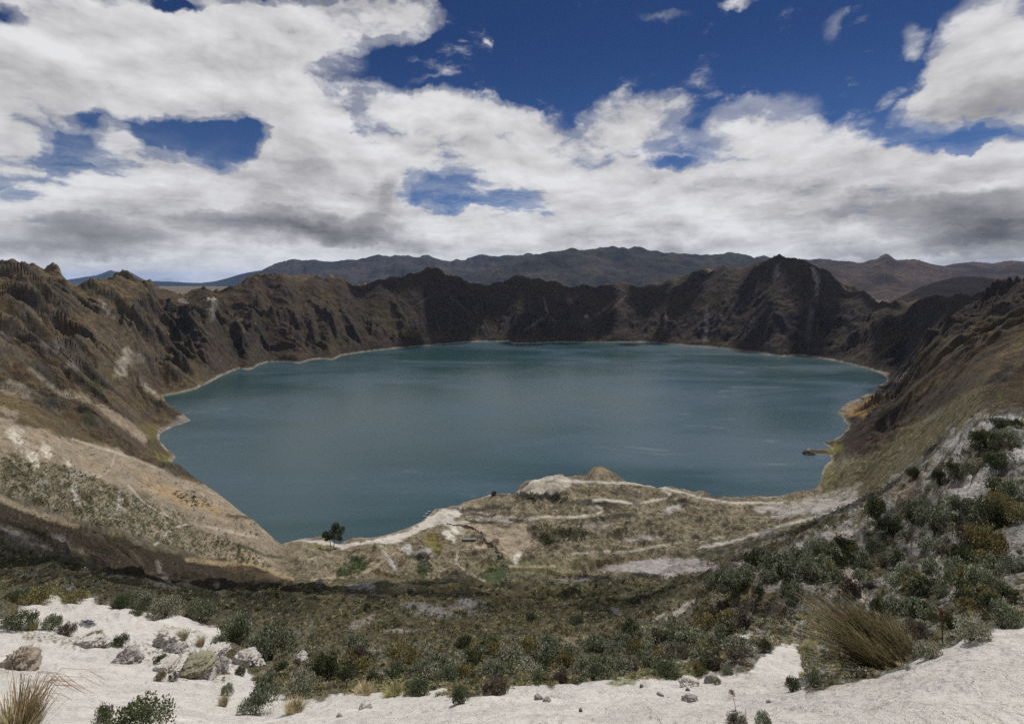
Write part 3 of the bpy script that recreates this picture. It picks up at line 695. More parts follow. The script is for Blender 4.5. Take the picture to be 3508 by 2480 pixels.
BLOBS = [   # (column, row, rx, ry, tilt deg, colour, strength)
    # left wall: bare scars and dark gullies
    (425, 1245, 26, 60, 15, (.34, .30, .24), .75), (500, 1325, 60, 9, 38, (.36, .31, .25), .7), (470, 1225, 30, 30, 0, (.17, .15, .13), .6), (360, 1050, 40, 12, 50, (.28, .24, .19), .6),
    (250, 1255, 30, 26, 30, (.19, .18, .17), .6), (190, 1185, 50, 16, 15, (.22, .21, .20), .6), (730, 1060, 14, 34, 5, (.2, .19, .18), .6), (640, 1040, 30, 9, 25, (.30, .25, .2), .6), (725, 1025, 14, 8, 0, (.4, .35, .3), .7),
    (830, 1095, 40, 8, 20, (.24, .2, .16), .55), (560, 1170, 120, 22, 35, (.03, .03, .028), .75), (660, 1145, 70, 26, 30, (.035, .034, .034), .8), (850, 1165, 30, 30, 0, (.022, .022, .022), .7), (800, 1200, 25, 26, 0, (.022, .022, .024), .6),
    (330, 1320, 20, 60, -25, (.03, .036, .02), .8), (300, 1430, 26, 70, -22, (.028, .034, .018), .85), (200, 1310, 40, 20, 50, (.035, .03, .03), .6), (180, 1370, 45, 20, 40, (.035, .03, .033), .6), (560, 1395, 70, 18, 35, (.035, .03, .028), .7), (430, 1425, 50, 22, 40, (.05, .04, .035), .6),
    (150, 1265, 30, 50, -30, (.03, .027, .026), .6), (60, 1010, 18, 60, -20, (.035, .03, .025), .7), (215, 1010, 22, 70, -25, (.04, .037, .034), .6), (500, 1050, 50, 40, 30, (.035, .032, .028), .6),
    (590, 1545, 40, 18, 40, (.15, .14, .045), .8), (520, 1480, 40, 40, 40, (.14, .12, .04), .6), (560, 1570, 50, 14, 30, (.17, .16, .05), .7), (480, 1375, 14, 50, -30, (.14, .11, .04), .6),
    (20, 1130, 50, 40, 0, (.19, .16, .13), .6), (40, 1330, 70, 26, 15, (.26, .22, .17), .75), (30, 1410, 50, 14, 20, (.3, .25, .19), .7),
    # the pale spur
    (60, 1500, 40, 26, 45, (.5, .46, .38), .9), (110, 1570, 50, 20, 40, (.5, .46, .38), .9), (160, 1545, 18, 34, -20, (.5, .46, .38), .9), (235, 1590, 10, 14, 0, (.5, .46, .38), .9), (260, 1690, 16, 40, -5, (.46, .44, .40), .8), (410, 1720, 12, 34, 10, (.46, .44, .40), .8),
    (270, 1625, 40, 10, 0, (.45, .43, .40), .7), (140, 1650, 50, 12, 10, (.4, .38, .35), .6), (600, 1700, 90, 26, 20, (.37, .25, .12), .6), (720, 1740, 60, 18, 20, (.34, .23, .11), .6), (620, 1700, 40, 14, 0, (.035, .04, .025), .0),
    # foreground dark slope
    (200, 1845, 40, 14, 15, (.3, .29, .28), .5), (130, 1870, 60, 10, 10, (.36, .31, .25), .7), (60, 1830, 60, 14, 20, (.36, .33, .30), .7), (545, 1940, 14, 26, -10, (.3, .28, .25), .6), (570, 1985, 20, 8, 30, (.35, .33, .3), .7), (740, 2000, 16, 10, 0, (.3, .29, .28), .7), (560, 2004, 60, 8, 10, (.3, .28, .26), .6), (390, 1760, 20, 12, 0, (.28, .27, .26), .4),
    (120, 1975, 70, 10, 15, (.33, .31, .29), .5), (240, 2010, 40, 10, 20, (.36, .34, .32), .6),
    # delta fields
    (1230, 2040, 40, 8, 0, (.32, .29, .25), .3), (1330, 1912, 10, 60, -35, (.42, .41, .40), .7), (1235, 2012, 40, 12, 10, (.2, .2, .205), .8), (1310, 1965, 70, 12, 20, (.14, .10, .055), .7),
    (1170, 1960, 16, 40, 30, (.05, .07, .03), .95), (1230, 1930, 34, 26, 30, (.05, .07, .03), .9), (1200, 1960, 40, 14, -30, (.055, .075, .03), .9), (1450, 1955, 22, 40, 0, (.04, .055, .028), .85), (1435, 1910, 30, 14, 20, (.05, .06, .04), .8), (1480, 1850, 34, 26, 10, (.17, .14, .05), .85), (1495, 1875, 24, 16, 0, (.16, .15, .05), .8),
    (1390, 1880, 26, 10, 20, (.45, .43, .41), .8), (1400, 1880, 10, 24, 0, (.45, .43, .4), .6), (1450, 1890, 34, 16, 0, (.36, .32, .31), .7), (1560, 1810, 30, 20, 30, (.5, .47, .42), .8), (1540, 1835, 30, 14, 35, (.5, .47, .42), .8), (1710, 1960, 26, 24, 0, (.05, .075, .03), .85), (1690, 1985, 40, 12, 20, (.06, .085, .035), .8), (1730, 1930, 30, 20, 0, (.08, .09, .05), .6),
    (1100, 1870, 30, 8, 0, (.2, .2, .07), .6), (1120, 1845, 20, 8, 0, (.2, .2, .06), .7), (1060, 1910, 60, 20, 10, (.3, .26, .18), .5), (1290, 1900, 50, 20, -30, (.32, .26, .18), .7), (1680, 1830, 80, 40, 25, (.33, .27, .2), .8), (1780, 1850, 60, 50, 0, (.33, .27, .2), .75), (1600, 1810, 60, 24, 20, (.28, .23, .16), .7), (1640, 1870, 40, 16, 0, (.34, .28, .2), .8),
    (1770, 1910, 12, 30, 30, (.52, .49, .43), .7), (1870, 1850, 50, 20, 0, (.06, .06, .035), .7), (1950, 1830, 80, 18, 0, (.05, .055, .035), .75), (1830, 1815, 30, 14, 0, (.07, .06, .045), .7), (1860, 1700, 70, 12, 0, (.04, .037, .033), .85), (1800, 1695, 40, 14, 15, (.05, .045, .04), .8), (1720, 1690, 30, 14, 0, (.06, .055, .045), .7),
    (2020, 1720, 90, 12, 0, (.06, .055, .045), .7), (2150, 1690, 70, 14, 10, (.07, .06, .05), .6), (2100, 1770, 90, 10, -8, (.06, .055, .045), .7), (2330, 1720, 50, 12, 5, (.07, .06, .05), .7), (2270, 1700, 60, 10, 0, (.08, .07, .055), .5), (2040, 1800, 60, 12, 0, (.33, .3, .27), .6),
    (2200, 1845, 70, 10, -5, (.35, .32, .30), .8), (2300, 1745, 40, 14, -15, (.36, .33, .31), .8), (2120, 1915, 120, 12, -4, (.14, .11, .06), .5), (2060, 1605, 46, 14, 0, (.22, .16, .08), .8), (2500, 1690, 40, 12, 5, (.26, .19, .10), .8), (2570, 1697, 60, 8, 0, (.09, .075, .055), .7), (2450, 1698, 40, 8, 0, (.07, .06, .05), .7),
    (2050, 1985, 120, 14, 6, (.04, .036, .03), .75), (2220, 1970, 70, 9, 5, (.035, .035, .028), .8), (1960, 1985, 60, 10, 0, (.26, .24, .22), .5), (1880, 1660, 40, 30, 0, (.4, .36, .29), .5),
    # near bowl
    (1480, 2090, 90, 22, 10, (.30, .29, .29), .7), (1600, 2070, 60, 24, 0, (.28, .27, .275), .6), (1640, 2100, 60, 10, 0, (.26, .25, .25), .5), (1230, 2135, 60, 16, -20, (.33, .29, .26), .65), (1360, 2160, 50, 8, 0, (.38, .34, .28), .7), (1260, 2225, 50, 8, 0, (.36, .34, .33), .7), (1480, 2245, 40, 12, 10, (.34, .31, .29), .6),
    (1000, 2170, 50, 16, -15, (.28, .25, .23), .5), (2110, 2090, 26, 12, 20, (.3, .29, .3), .7), (2060, 2110, 60, 24, -15, (.025, .024, .024), .8), (2180, 2060, 70, 16, -25, (.03, .035, .022), .8), (1950, 2040, 60, 12, 0, (.045, .05, .03), .6), (2020, 2180, 110, 16, -5, (.22, .18, .10), .6), (1860, 2270, 40, 10, 0, (.45, .43, .41), .8), (1960, 2200, 40, 20, -30, (.28, .22, .16), .6),
    (2330, 2090, 60, 10, -35, (.48, .45, .42), .8), (2260, 2110, 40, 8, -30, (.42, .38, .34), .6), (2330, 2150, 26, 8, 20, (.4, .36, .32), .6), (2230, 2135, 60, 12, 0, (.03, .026, .02), .6), (2470, 2090, 90, 30, -5, (.05, .042, .036), .85), (2640, 2100, 120, 26, 10, (.035, .032, .028), .85), (2530, 2030, 130, 16, -5, (.22, .16, .09), .7), (2760, 2050, 70, 26, 0, (.03, .028, .026), .7),
    (2250, 2225, 30, 8, -10, (.5, .47, .43), .7), (2340, 2265, 60, 7, -10, (.46, .42, .36), .7), (2530, 2190, 60, 14, -15, (.6, .57, .53), .85), (2480, 2210, 34, 12, -30, (.58, .55, .52), .8), (2820, 2120, 60, 12, 10, (.36, .35, .36), .6), (2900, 2150, 60, 12, 0, (.34, .33, .34), .6), (2780, 2130, 30, 16, 0, (.3, .28, .3), .5), (2660, 2140, 30, 20, 0, (.24, .22, .23), .4),
    # near hill on the right
    (2830, 1840, 143, 17, -12, (.36, .33, .31), .85), (2720, 1880, 117, 17, -22, (.36, .33, .31), .85), (2640, 1950, 78, 17, -30, (.38, .35, .32), .8), (2920, 1870, 39, 17, 0, (.34, .31, .3), .7), (2560, 1975, 78, 11, -25, (.36, .33, .3), .7),
    (3360, 1640, 117, 31, -35, (.48, .45, .42), .85), (3300, 1690, 78, 36, -10, (.42, .39, .37), .8), (3280, 1760, 16, 56, 10, (.46, .43, .4), .8), (3160, 1860, 78, 13, -10, (.44, .41, .38), .8), (3210, 1920, 16, 70, -25, (.44, .40, .36), .85), (2900, 1960, 13, 70, 12, (.42, .37, .31), .8), (2950, 2030, 18, 70, -28, (.44, .39, .34), .85), (2985, 2075, 29, 25, 0, (.42, .38, .35), .7),
    (3330, 1960, 78, 11, -30, (.45, .43, .41), .8), (3270, 2030, 39, 11, -50, (.45, .42, .4), .7), (3490, 1560, 52, 28, -30, (.5, .47, .45), .85), (3450, 1600, 52, 42, 0, (.3, .29, .29), .6), (3450, 1434, 91, 13, 0, (.52, .51, .50), .9), (3400, 1445, 39, 17, -20, (.5, .48, .47), .8), (3280, 1530, 39, 48, 20, (.44, .42, .41), .6), (3130, 1640, 78, 36, -25, (.24, .19, .15), .6), (3100, 1700, 52, 28, 0, (.26, .20, .15), .6),
    (3440, 1900, 65, 42, -40, (.36, .34, .33), .6), (3480, 1780, 39, 70, 20, (.2, .19, .2), .6), (3500, 1840, 52, 28, -10, (.38, .36, .35), .7), (3090, 1890, 34, 36, 0, (.16, .15, .16), .6), (2980, 2000, 26, 22, 0, (.1, .1, .11), .6),
    # right wall
    (2930, 1405, 60, 30, -20, (.24, .15, .055), .85), (2990, 1370, 60, 12, -20, (.22, .15, .06), .6), (2860, 1535, 40, 24, -20, (.15, .14, .04), .85), (2840, 1620, 30, 60, 10, (.15, .14, .055), .7), (3030, 1450, 130, 34, -28, (.04, .03, .024), .85), (2950, 1520, 60, 50, -20, (.042, .032, .026), .9), (3200, 1380, 120, 22, -32, (.05, .04, .028), .7), (3040, 1450, 10, 14, 20, (.2, .17, .16), .7), (3200, 1425, 50, 10, -28, (.16, .14, .13), .6),
    (3100, 1285, 34, 10, -25, (.3, .25, .2), .8), (3180, 1320, 90, 12, -35, (.12, .085, .035), .7), (3330, 1130, 40, 9, -35, (.12, .09, .04), .5), (3460, 1330, 70, 50, -40, (.05, .038, .026), .7), (3460, 1200, 60, 30, -40, (.15, .11, .06), .55), (3440, 1260, 20, 60, 20, (.025, .02, .018), .7), (3390, 1350, 30, 60, 25, (.03, .024, .02), .6),
    # far wall scars
    (2790, 940, 10, 30, -20, (.2, .19, .2), .75), (2800, 980, 8, 50, 5, (.15, .14, .15), .7), (2660, 930, 10, 30, 10, (.14, .135, .14), .6), (2775, 1100, 14, 70, 5, (.10, .095, .10), .6), (2590, 1090, 60, 8, -48, (.15, .13, .125), .75), (2560, 1140, 40, 8, -45, (.15, .13, .125), .7), (2590, 1000, 6, 40, 15, (.11, .10, .1), .6), (2420, 1090, 10, 50, 5, (.09, .085, .09), .6), (2420, 1150, 14, 20, 10, (.13, .12, .12), .6), (2280, 1100, 6, 30, 5, (.12, .11, .11), .6),
    (2070, 1060, 60, 6, -38, (.10, .085, .075), .7), (2110, 1045, 50, 5, -42, (.11, .095, .08), .7), (2010, 1085, 6, 8, 0, (.36, .33, .31), .8), (1870, 1050, 5, 24, -15, (.2, .18, .16), .7), (1830, 1110, 40, 5, -35, (.14, .12, .11), .7), (1900, 1100, 30, 4, 45, (.09, .08, .07), .6), (2000, 1100, 20, 30, 0, (.08, .07, .065), .5), (1570, 1040, 50, 3.5, 42, (.10, .085, .06), .7), (1450, 1030, 40, 3, -35, (.11, .1, .09), .7),
    (1390, 1140, 50, 14, 0, (.085, .075, .035), .6), (1480, 1150, 60, 8, 5, (.09, .075, .04), .5), (1300, 1110, 60, 30, 0, (.07, .058, .03), .5),
]
PATHS = [   # polyline, half width in pixels, colour, strength
    ([(1830, 1772), (1900, 1770), (1980, 1770), (2040, 1763), (2062, 1752), (2060, 1742), (2035, 1728), (2034, 1715), (2060, 1711), (2120, 1717), (2180, 1725), (2230, 1715), (2290, 1703), (2294, 1690), (2270, 1680)], 4.5, (.55, .5, .42), .95),
    ([(1770, 1692), (1800, 1668), (1832, 1646), (1860, 1640), (1960, 1648), (2080, 1652), (2150, 1655), (2250, 1665), (2330, 1685), (2400, 1705), (2500, 1722), (2560, 1722), (2680, 1722)], 4, (.55, .51, .45), .9),
    ([(1500, 1790), (1580, 1790), (1650, 1775), (1750, 1785), (1850, 1772)], 5, (.52, .48, .42), .8), ([(1600, 1765), (1650, 1758), (1700, 1770), (1760, 1772)], 5, (.5, .46, .4), .7),
    ([(2390, 1875), (2480, 1860), (2560, 1838), (2660, 1805), (2760, 1780), (2860, 1752), (2960, 1735)], 5, (.5, .47, .43), .9), ([(2480, 1838), (2300, 1862), (2150, 1890), (2020, 1890), (1960, 1898)], 4, (.46, .42, .34), .8), ([(1740, 1935), (1800, 1943), (1900, 1938)], 4, (.42, .36, .25), .7),
    ([(1570, 1885), (1560, 1925), (1600, 1960), (1660, 1990)], 3, (.45, .4, .3), .8), ([(1060, 1985), (1140, 1978), (1230, 1972), (1300, 1930), (1350, 1895)], 4, (.42, .35, .24), .8), ([(1160, 2036), (1260, 2038), (1340, 2040)], 3, (.42, .37, .28), .7),
    ([(430, 1590), (500, 1650), (560, 1610)], 0, (.4, .35, .28), .0), ([(395, 1555), (385, 1590), (360, 1625), (330, 1635)], 3, (.45, .4, .32), .8), ([(640, 1797), (600, 1805), (570, 1830), (530, 1865)], 4, (.48, .44, .38), .9), ([(440, 1660), (480, 1710), (520, 1740), (620, 1790)], 3.5, (.46, .42, .35), .8), ([(700, 1800), (780, 1820), (880, 1840)], 5, (.46, .4, .31), .7),
    ([(250, 1505), (330, 1530), (400, 1550), (480, 1580), (560, 1612)], 4, (.46, .41, .33), .8), ([(640, 1915), (760, 1930), (860, 1925), (900, 1940), (1000, 1985)], 8, (.38, .29, .17), .8), ([(0, 1705), (60, 1735), (160, 1770), (260, 1800)], 9, (.3, .24, .17), .7), ([(540, 1645), (620, 1690), (700, 1700)], 0, (0, 0, 0), 0),
    ([(240, 1350), (330, 1375), (380, 1420), (440, 1460), (490, 1500)], 14, (.31, .25, .18), .8), ([(100, 1265), (150, 1300), (200, 1345), (240, 1360)], 7, (.27, .23, .18), .7),
    # dark hedges and terrace banks
    ([(1575, 1748), (1640, 1745), (1690, 1735), (1740, 1742)], 6, (.05, .045, .04), .85), ([(1580, 1765), (1630, 1760), (1670, 1768), (1700, 1762)], 4, (.055, .05, .045), .8), ([(1595, 1780), (1640, 1790), (1700, 1790)], 4, (.06, .055, .05), .8), ([(1610, 1787), (1680, 1793)], 4, (.06, .055, .05), .8), ([(1705, 1800), (1740, 1805)], 5, (.05, .045, .04), .85),
    ([(1750, 1781), (1790, 1782)], 4, (.045, .045, .04), .85), ([(800, 1862), (860, 1880), (900, 1900), (960, 1910)], 5, (.05, .05, .035), .85), ([(780, 1765), (870, 1775), (880, 1785)], 5, (.05, .05, .03), .8), ([(2000, 1720), (2060, 1725), (2120, 1735)], 5, (.05, .045, .04), .7), ([(2560, 1870), (2660, 1830), (2760, 1805), (2880, 1775)], 7, (.045, .05, .035), .8), ([(2400, 1900), (2500, 1880), (2600, 1850)], 6, (.05, .055, .04), .7),
    ([(2300, 1900), (2420, 1890), (2500, 1900)], 8, (.07, .07, .055), .6), ([(2600, 1745), (2700, 1735), (2800, 1720), (2930, 1690)], 10, (.44, .41, .38), .85), ([(2650, 1765), (2780, 1745), (2940, 1715)], 12, (.46, .43, .40), .85), ([(2950, 1660), (2860, 1690), (2760, 1712)], 8, (.4, .36, .31), .7),
    ([(1860, 1665), (1850, 1690)], 4, (.5, .46, .4), .8), ([(1885, 1665), (1890, 1695)], 4, (.5, .46, .4), .8), ([(1830, 1670), (1815, 1690)], 4, (.5, .46, .4), .8), ([(1905, 1665), (1915, 1690)], 3, (.48, .44, .38), .7),
]
ZONES = [   # polygon, colour, strength, edge
    ([(1775, 1692), (1825, 1642), (1880, 1614), (1925, 1628), (1965, 1645), (1950, 1668), (1905, 1692), (1840, 1692)], (.43, .39, .32), .75, 6),
    ([(2040, 1955), (2100, 1935), (2180, 1920), (2280, 1908), (2400, 1915), (2460, 1935), (2478, 1945), (2420, 1952), (2340, 1965), (2260, 1985), (2220, 1972), (2160, 1958)], (.33, .30, .285), .95, 7),
    ([(1000, 1852), (1110, 1850), (1180, 1862), (1300, 1846), (1410, 1812), (1478, 1766), (1500, 1746), (1572, 1742), (1580, 1765), (1540, 1790), (1480, 1800), (1420, 1830), (1350, 1860), (1250, 1862), (1180, 1880), (1080, 1862)], (.50, .46, .41), .92, 8),
    ([(1535, 1800), (1640, 1815), (1700, 1850), (1735, 1905), (1750, 1930), (1780, 1890), (1800, 1850), (1830, 1810), (1780, 1790), (1700, 1800), (1600, 1790)], (.34, .28, .20), .8, 12),
]


def paint(V, I):
    PX, PY = I['PX'], I['PY']
    X, Y, Z = V[..., 0], V[..., 1], V[..., 2]
    d = I['d']
    # surface steepness
    du = np.gradient(V, axis=1)
    dv = np.gradient(V, axis=0)
    nrm = np.cross(du, dv)
    nz = np.abs(nrm[..., 2]) / (np.linalg.norm(nrm, axis=-1) + 1e-12)
    C = np.zeros(V.shape)

    def put(a, c):
        nonlocal C
        a = np.asarray(a)[..., None]
        C = C * (1 - a) + np.asarray(c, float) * a
    L = np.maximum(Y, 1.) * np.where(Y < 1, 1 + .3 * (1 - Y), 1)
    n1 = fbm(PX / 90, np.log(L) * 9, 5, 101)
    n2 = fbm(PX / 30, np.log(L) * 26 + 9, 4, 102)
    n3 = fbm(PX / 13, np.log(L) * 70 + 5, 3, 103)
    n4 = fbm(PX / 5.5, np.log(L) * 160 + 3, 3, 104)
    arc, rr, th = I['arc'], I['rr'], I['th']
    s1 = fbm(arc / 80, rr / 230, 6, 111, .6)
    s2 = fbm(arc / 26 + 3, rr / 80, 5, 112, .6)
    s3 = fbm(arc / 10 + 3, rr / 24, 4, 113)
    w1 = fbm(X / 200, Y / 200, 5, 114)
    w2 = fbm(X / 45, Y / 45, 5, 115)
    w3 = fbm(X / 12, Y / 12, 4, 116)
    # --- crater walls: brown puna grass, dark scrub in the gullies, bare rock on the ribs
    C[:] = C3(.078, .056, .032)
    put(ss(w1 + .5 * s2, -.05, .35) * .75, C3(.118, .089, .044))
    put(ss(s1 + .4 * s2, .05, .4) * .7, C3(.060, .043, .034))
    put(ss(w2, .1, .45) * .5, C3(.062, .058, .024))
    put(ss(-s1 - .5 * s2 - .35 * s3, .12, .5) * .75, C3(.034, .029, .023))
    put(ss(-I['g1'] - .6 * I['g2'] - .4 * I['g3'] + .5 * s2, .15, .8) * .75, C3(.030, .029, .021))
    put(ss(I['g2'] + .7 * I['g3'] + s2 * .8, 1.1, 1.7) * .5, C3(.13, .108, .078))
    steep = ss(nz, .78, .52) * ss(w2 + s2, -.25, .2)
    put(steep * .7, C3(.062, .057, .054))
    put(ss(s2 + .7 * s3 + .3 * w1, .42, .75) * .55, C3(.17, .145, .115))
    put(ss(s3 + w3, .45, .9) * .4, C3(.2, .18, .15))
    put(ss(-w2 + .6 * s1, .15, .5) * .6, C3(.036, .031, .025))
    put(ss(-w3, .3, .7) * .35, C3(.03, .028, .02))
    put(ss(n4 + .5 * s3, .12, .5) * .5, C3(.135, .11, .078))
    put(ss(-n4 + .5 * s2, .12, .5) * .6, C3(.027, .024, .018))
    rimd = RIMD(np.clip(PX, -700, 4200))
    C *= (1 + .16 * ss(PX, 800, 450) * np.array([1.05, 1.0, .92])[:, None, None]).transpose(1, 2, 0)
    # far and right wall: cloud shade put into the rock and moss colour
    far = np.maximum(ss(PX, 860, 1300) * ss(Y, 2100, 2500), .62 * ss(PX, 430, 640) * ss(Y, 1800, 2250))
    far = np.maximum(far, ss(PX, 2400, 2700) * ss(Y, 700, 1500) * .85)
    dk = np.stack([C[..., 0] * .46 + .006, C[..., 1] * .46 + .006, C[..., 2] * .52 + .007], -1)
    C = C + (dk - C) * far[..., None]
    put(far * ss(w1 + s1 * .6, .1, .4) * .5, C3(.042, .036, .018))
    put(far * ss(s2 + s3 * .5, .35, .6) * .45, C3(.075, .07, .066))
    # outer slopes beyond the rim
    put(ss(Y / rimd, 1.02, 1.1) * .8 * ss(Y, 1200, 1500), np.stack([.15 + .05 * w2, .115 + .04 * w2, .07 + .02 * w2], -1))
    # --- pale spur on the left
    spur = soft_poly([(-300, 1380), (0, 1430), (130, 1470), (270, 1510), (420, 1555), (560, 1610), (700, 1660), (800, 1710), (880, 1762), (960, 1860), (1000, 1990), (880, 1935), (720, 1915), (600, 1875), (470, 1835), (300, 1790), (150, 1740), (0, 1690), (-300, 1640)], PX, PY, 18, 7)
    spur = spur * (Y < 900) * (Y > 150)
    put(spur, C3(.255, .21, .155))
    put(spur * ss(n2 + n1, -.1, .3) * .6, C3(.33, .28, .21))
    put(spur * ss(n1, .0, .35) * .5, C3(.26, .19, .115))
    put(spur * ss(n4 + n3 * .4, .1, .45) * .5, C3(.15, .125, .09))
    scr = spur * ss(PX, 820, 520) * ss(PY - (1500 + PX * .33), 10, 60)
    net = ss(np.abs(n3 + .25 * n2), .28, .10)
    put(scr * .8 * ss(n2 * .7 + n3, -.25, .15), C3(.085, .082, .05))
    put(scr * net * .0, C3(.4, .36, .3))
    put(scr * ss(n1 + n2 * .5, .0, .35) * .8, C3(.055, .048, .03))
    put(scr * ss(n4 + n3, .25, .6) * .8, C3(.36, .33, .28))
    put(spur * ss(PX, 930, 990) * .85, C3(.13, .105, .075))
    shade_band = soft_poly([(-200, 1640), (0, 1722), (150, 1765), (300, 1812), (450, 1855), (600, 1895), (760, 1945), (900, 1985), (1010, 2000), (1010, 2040), (800, 2040), (600, 2012), (450, 1975), (330, 1935), (250, 1880), (150, 1840), (0, 1790), (-200, 1700)], PX, PY, 16, 9)
    shade_band = shade_band * (Y > 110) * (Y < 800)
    put(shade_band, C3(.040, .032, .023))  # shade on the spur's near face, put into the scrub colour
    put(shade_band * ss(n2 + n3 * .6, .0, .5) * .6, C3(.062, .046, .028))
    put(shade_band * ss(n1 + .3 * n3, .25, .6) * .6, C3(.11, .088, .062))
    put(shade_band * ss(n3 + n4 * .8, .4, .8) * .6, C3(.17, .15, .13))
    # --- near slopes: scrub of many kinds with bare patches
    nearz = ss(Y, 560, 420) * (1 - spur) * (1 - shade_band) * ss(PY, 1380, 1440)
    base = np.zeros(V.shape) + C3(.085, .075, .045)
    nearz_r = ss(PX, 2350, 2650)
    gcol = C3(.43, .41, .385) * nearz_r[..., None] + C3(.22, .185, .13) * (1 - nearz_r[..., None])
    put(nearz, base)
    put(nearz * ss(n1 + n2 * .8, -.1 - .15 * nearz_r, .25 - .15 * nearz_r) * .8, gcol * .85)
    put(nearz * ss(n2 + .6 * n3, -.02, .25) * .7, C3(.060, .066, .040))
    put(nearz * ss(n1 * .6 - n2, .12, .35) * .65, C3(.105, .115, .085))
    put(nearz * ss(n3 - n1, .2, .5) * .6, C3(.19, .145, .07))
    put(nearz * ss(n3 * .8 + n2 * .6 + n1 * .3, .27, .5) * .8, gcol)
    put(nearz * ss(n4 + n3 * .5, .2, .55) * .55, C3(.20, .17, .115))
    put(nearz * ss(-n4 + n2 * .4, .25, .55) * .6, C3(.035, .036, .022))
    put(nearz * ss(-n3 - n2 * .4, .25, .55) * .6, C3(.028, .030, .018))
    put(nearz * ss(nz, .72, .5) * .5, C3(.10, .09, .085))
    left_shade = nearz * soft_poly([(0, 1900), (250, 1915), (500, 1985), (760, 2025), (960, 1985), (1060, 2000), (1100, 2080), (1000, 2130), (880, 2120), (600, 2090), (350, 2040), (0, 2010)], PX, PY, 20, 21)
    put(left_shade * .7, C3(.045, .042, .03))  # cloud shade on the left slope, put into the ground colour
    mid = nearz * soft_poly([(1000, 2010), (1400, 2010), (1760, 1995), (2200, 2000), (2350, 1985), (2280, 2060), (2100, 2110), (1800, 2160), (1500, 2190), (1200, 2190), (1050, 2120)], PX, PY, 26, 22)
    put(mid * ss(n2, -.3, .2) * .6, C3(.062, .054, .026))  # cloud shade over the middle slope, worked into the scrub colour
    # --- delta
    dz = I['delta'] * ss(Y, 470, 560) * (1 - I['ins']) * (1 - ss(Y, 1050, 1150)) * (1 - shade_band)
    put(dz, C3(.195, .16, .108))
    put(dz * ss(w2 + .4 * w3, .0, .35) * .6, C3(.29, .245, .175))
    put(dz * ss(-w2 + .5 * w3, .05, .4) * .6 * ss(PX, 1500, 1700), C3(.105, .09, .06))
    put(dz * ss(n2 + .7 * n3, .0, .35) * .65 * ss(PY, 1730, 1820), C3(.115, .105, .06))
    put(dz * ss(n2 - n3 * .6, .05, .35) * .6 * ss(PX, 1650, 1800), C3(.09, .078, .055))
    put(dz * ss(n3 + n4 * .5, .18, .45) * .6, C3(.37, .325, .245))
    put(dz * ss(-n4 + .5 * n3, .25, .55) * .5, C3(.07, .062, .042))
    put(dz * ss(np.abs(n2 + .5 * n3), .10, .02) * .5, C3(.075, .066, .045))
    put(dz * ss(-n3 + n2 * .4, .25, .5) * .6 * ss(PY, 1650, 1700), C3(.06, .058, .035))
    grn = dz * soft_poly([(1780, 1920), (1900, 1905), (2100, 1900), (2000, 1940), (1900, 1990), (1800, 1995), (1700, 2000), (1560, 1985), (1620, 1930)], PX, PY, 24, 33)
    put(grn * .5, C3(.21, .185, .10))
    put(grn * ss(n3 + n2 * .5, .05, .3) * .7, C3(.085, .09, .042))
    # --- green terraces above the right shore
    rt = soft_poly([(2790, 1700), (2840, 1640), (2900, 1600), (3000, 1530), (3120, 1440), (3240, 1390), (3330, 1330), (3420, 1310), (3460, 1400), (3350, 1470), (3200, 1580), (3080, 1660), (2960, 1700), (2860, 1720)], PX, PY, 18, 41) * (Y > 200) * (1 - I['ins'])
    put(rt * .75, C3(.115, .102, .055))
    put(rt * ss(n3 + n4 * .5, .05, .4) * .6, C3(.22, .19, .115))
    put(rt * ss(n2 + n1, .1, .4) * .5, C3(.12, .105, .09))
    put(rt * ss(-n3 + n2, .15, .4) * .6, C3(.075, .08, .035))
    for (poly, col, a, e) in ZONES:
        put(soft_poly(poly, PX, PY, e, 51) * a * (1 - I['ins']), C3(*col) * (1 + .12 * n3[..., None]))
    for k, (bx, by, rx, ry, tl, col, a) in enumerate(BLOBS):
        if a <= 0:
            continue
        R = max(rx, ry) * 2.2
        m = (np.abs(PX - bx) < R) & (np.abs(PY - by) < R) & ~I['ins']
        if not m.any():
            continue
        x, y = PX[m] - bx, PY[m] - by
        ct, st = cos(radians(tl)), sin(radians(tl))
        x, y = x * ct + y * st, -x * st + y * ct
        sc_ = max(5, min(rx, ry))
        wv = fbm(PX[m] / (sc_ * 1.6), PY[m] / (sc_ * 1.1), 4, 200 + k)
        dl = 960 < bx < 2900 and 1640 < by < 2000
        a = min(1, a * 1.25) if dl else a
        q = np.sqrt((x / rx) ** 2 + (y / ry) ** 2) + wv * (.8 if dl else 1.25) + n3[m] * (.4 if dl else .55)
        al = ss(q, 1.15, .62) * a * ((.75 if dl else .45) + (.25 if dl else .55) * ss(n3[m] + .5 * wv, -.35, .05))
        C[m] = C[m] * (1 - al[..., None]) + C3(*col) * (1 + .25 * n3[m][..., None]) * al[..., None]
    for k, (pl, hw, col, a) in enumerate(PATHS):
        if a <= 0 or hw <= 0:
            continue
        xs = [p[0] for p in pl]
        ys = [p[1] for p in pl]
        m = (PX > min(xs) - 3 * hw) & (PX < max(xs) + 3 * hw) & (PY > min(ys) - 3 * hw) & (PY < max(ys) + 3 * hw) & (Y > 100)
        if not m.any():
            continue
        hw = hw * 1.0
        wv = fbm(PX[m] / 22, PY[m] / 14, 3, 300 + k) * hw * 1.6
        q = seg_dist(pl, PX[m] + wv, PY[m] + wv * .6) / hw + n3[m] * .7
        al = ss(q, 1.5, .6) * a * (.8 + .2 * ss(n2[m] + n3[m], -.4, .3))
        col = C3(*col) * (.84 if col[0] > .35 else 1)
        C[m] = C[m] * (1 - al[..., None]) + C3(*col) * al[..., None]
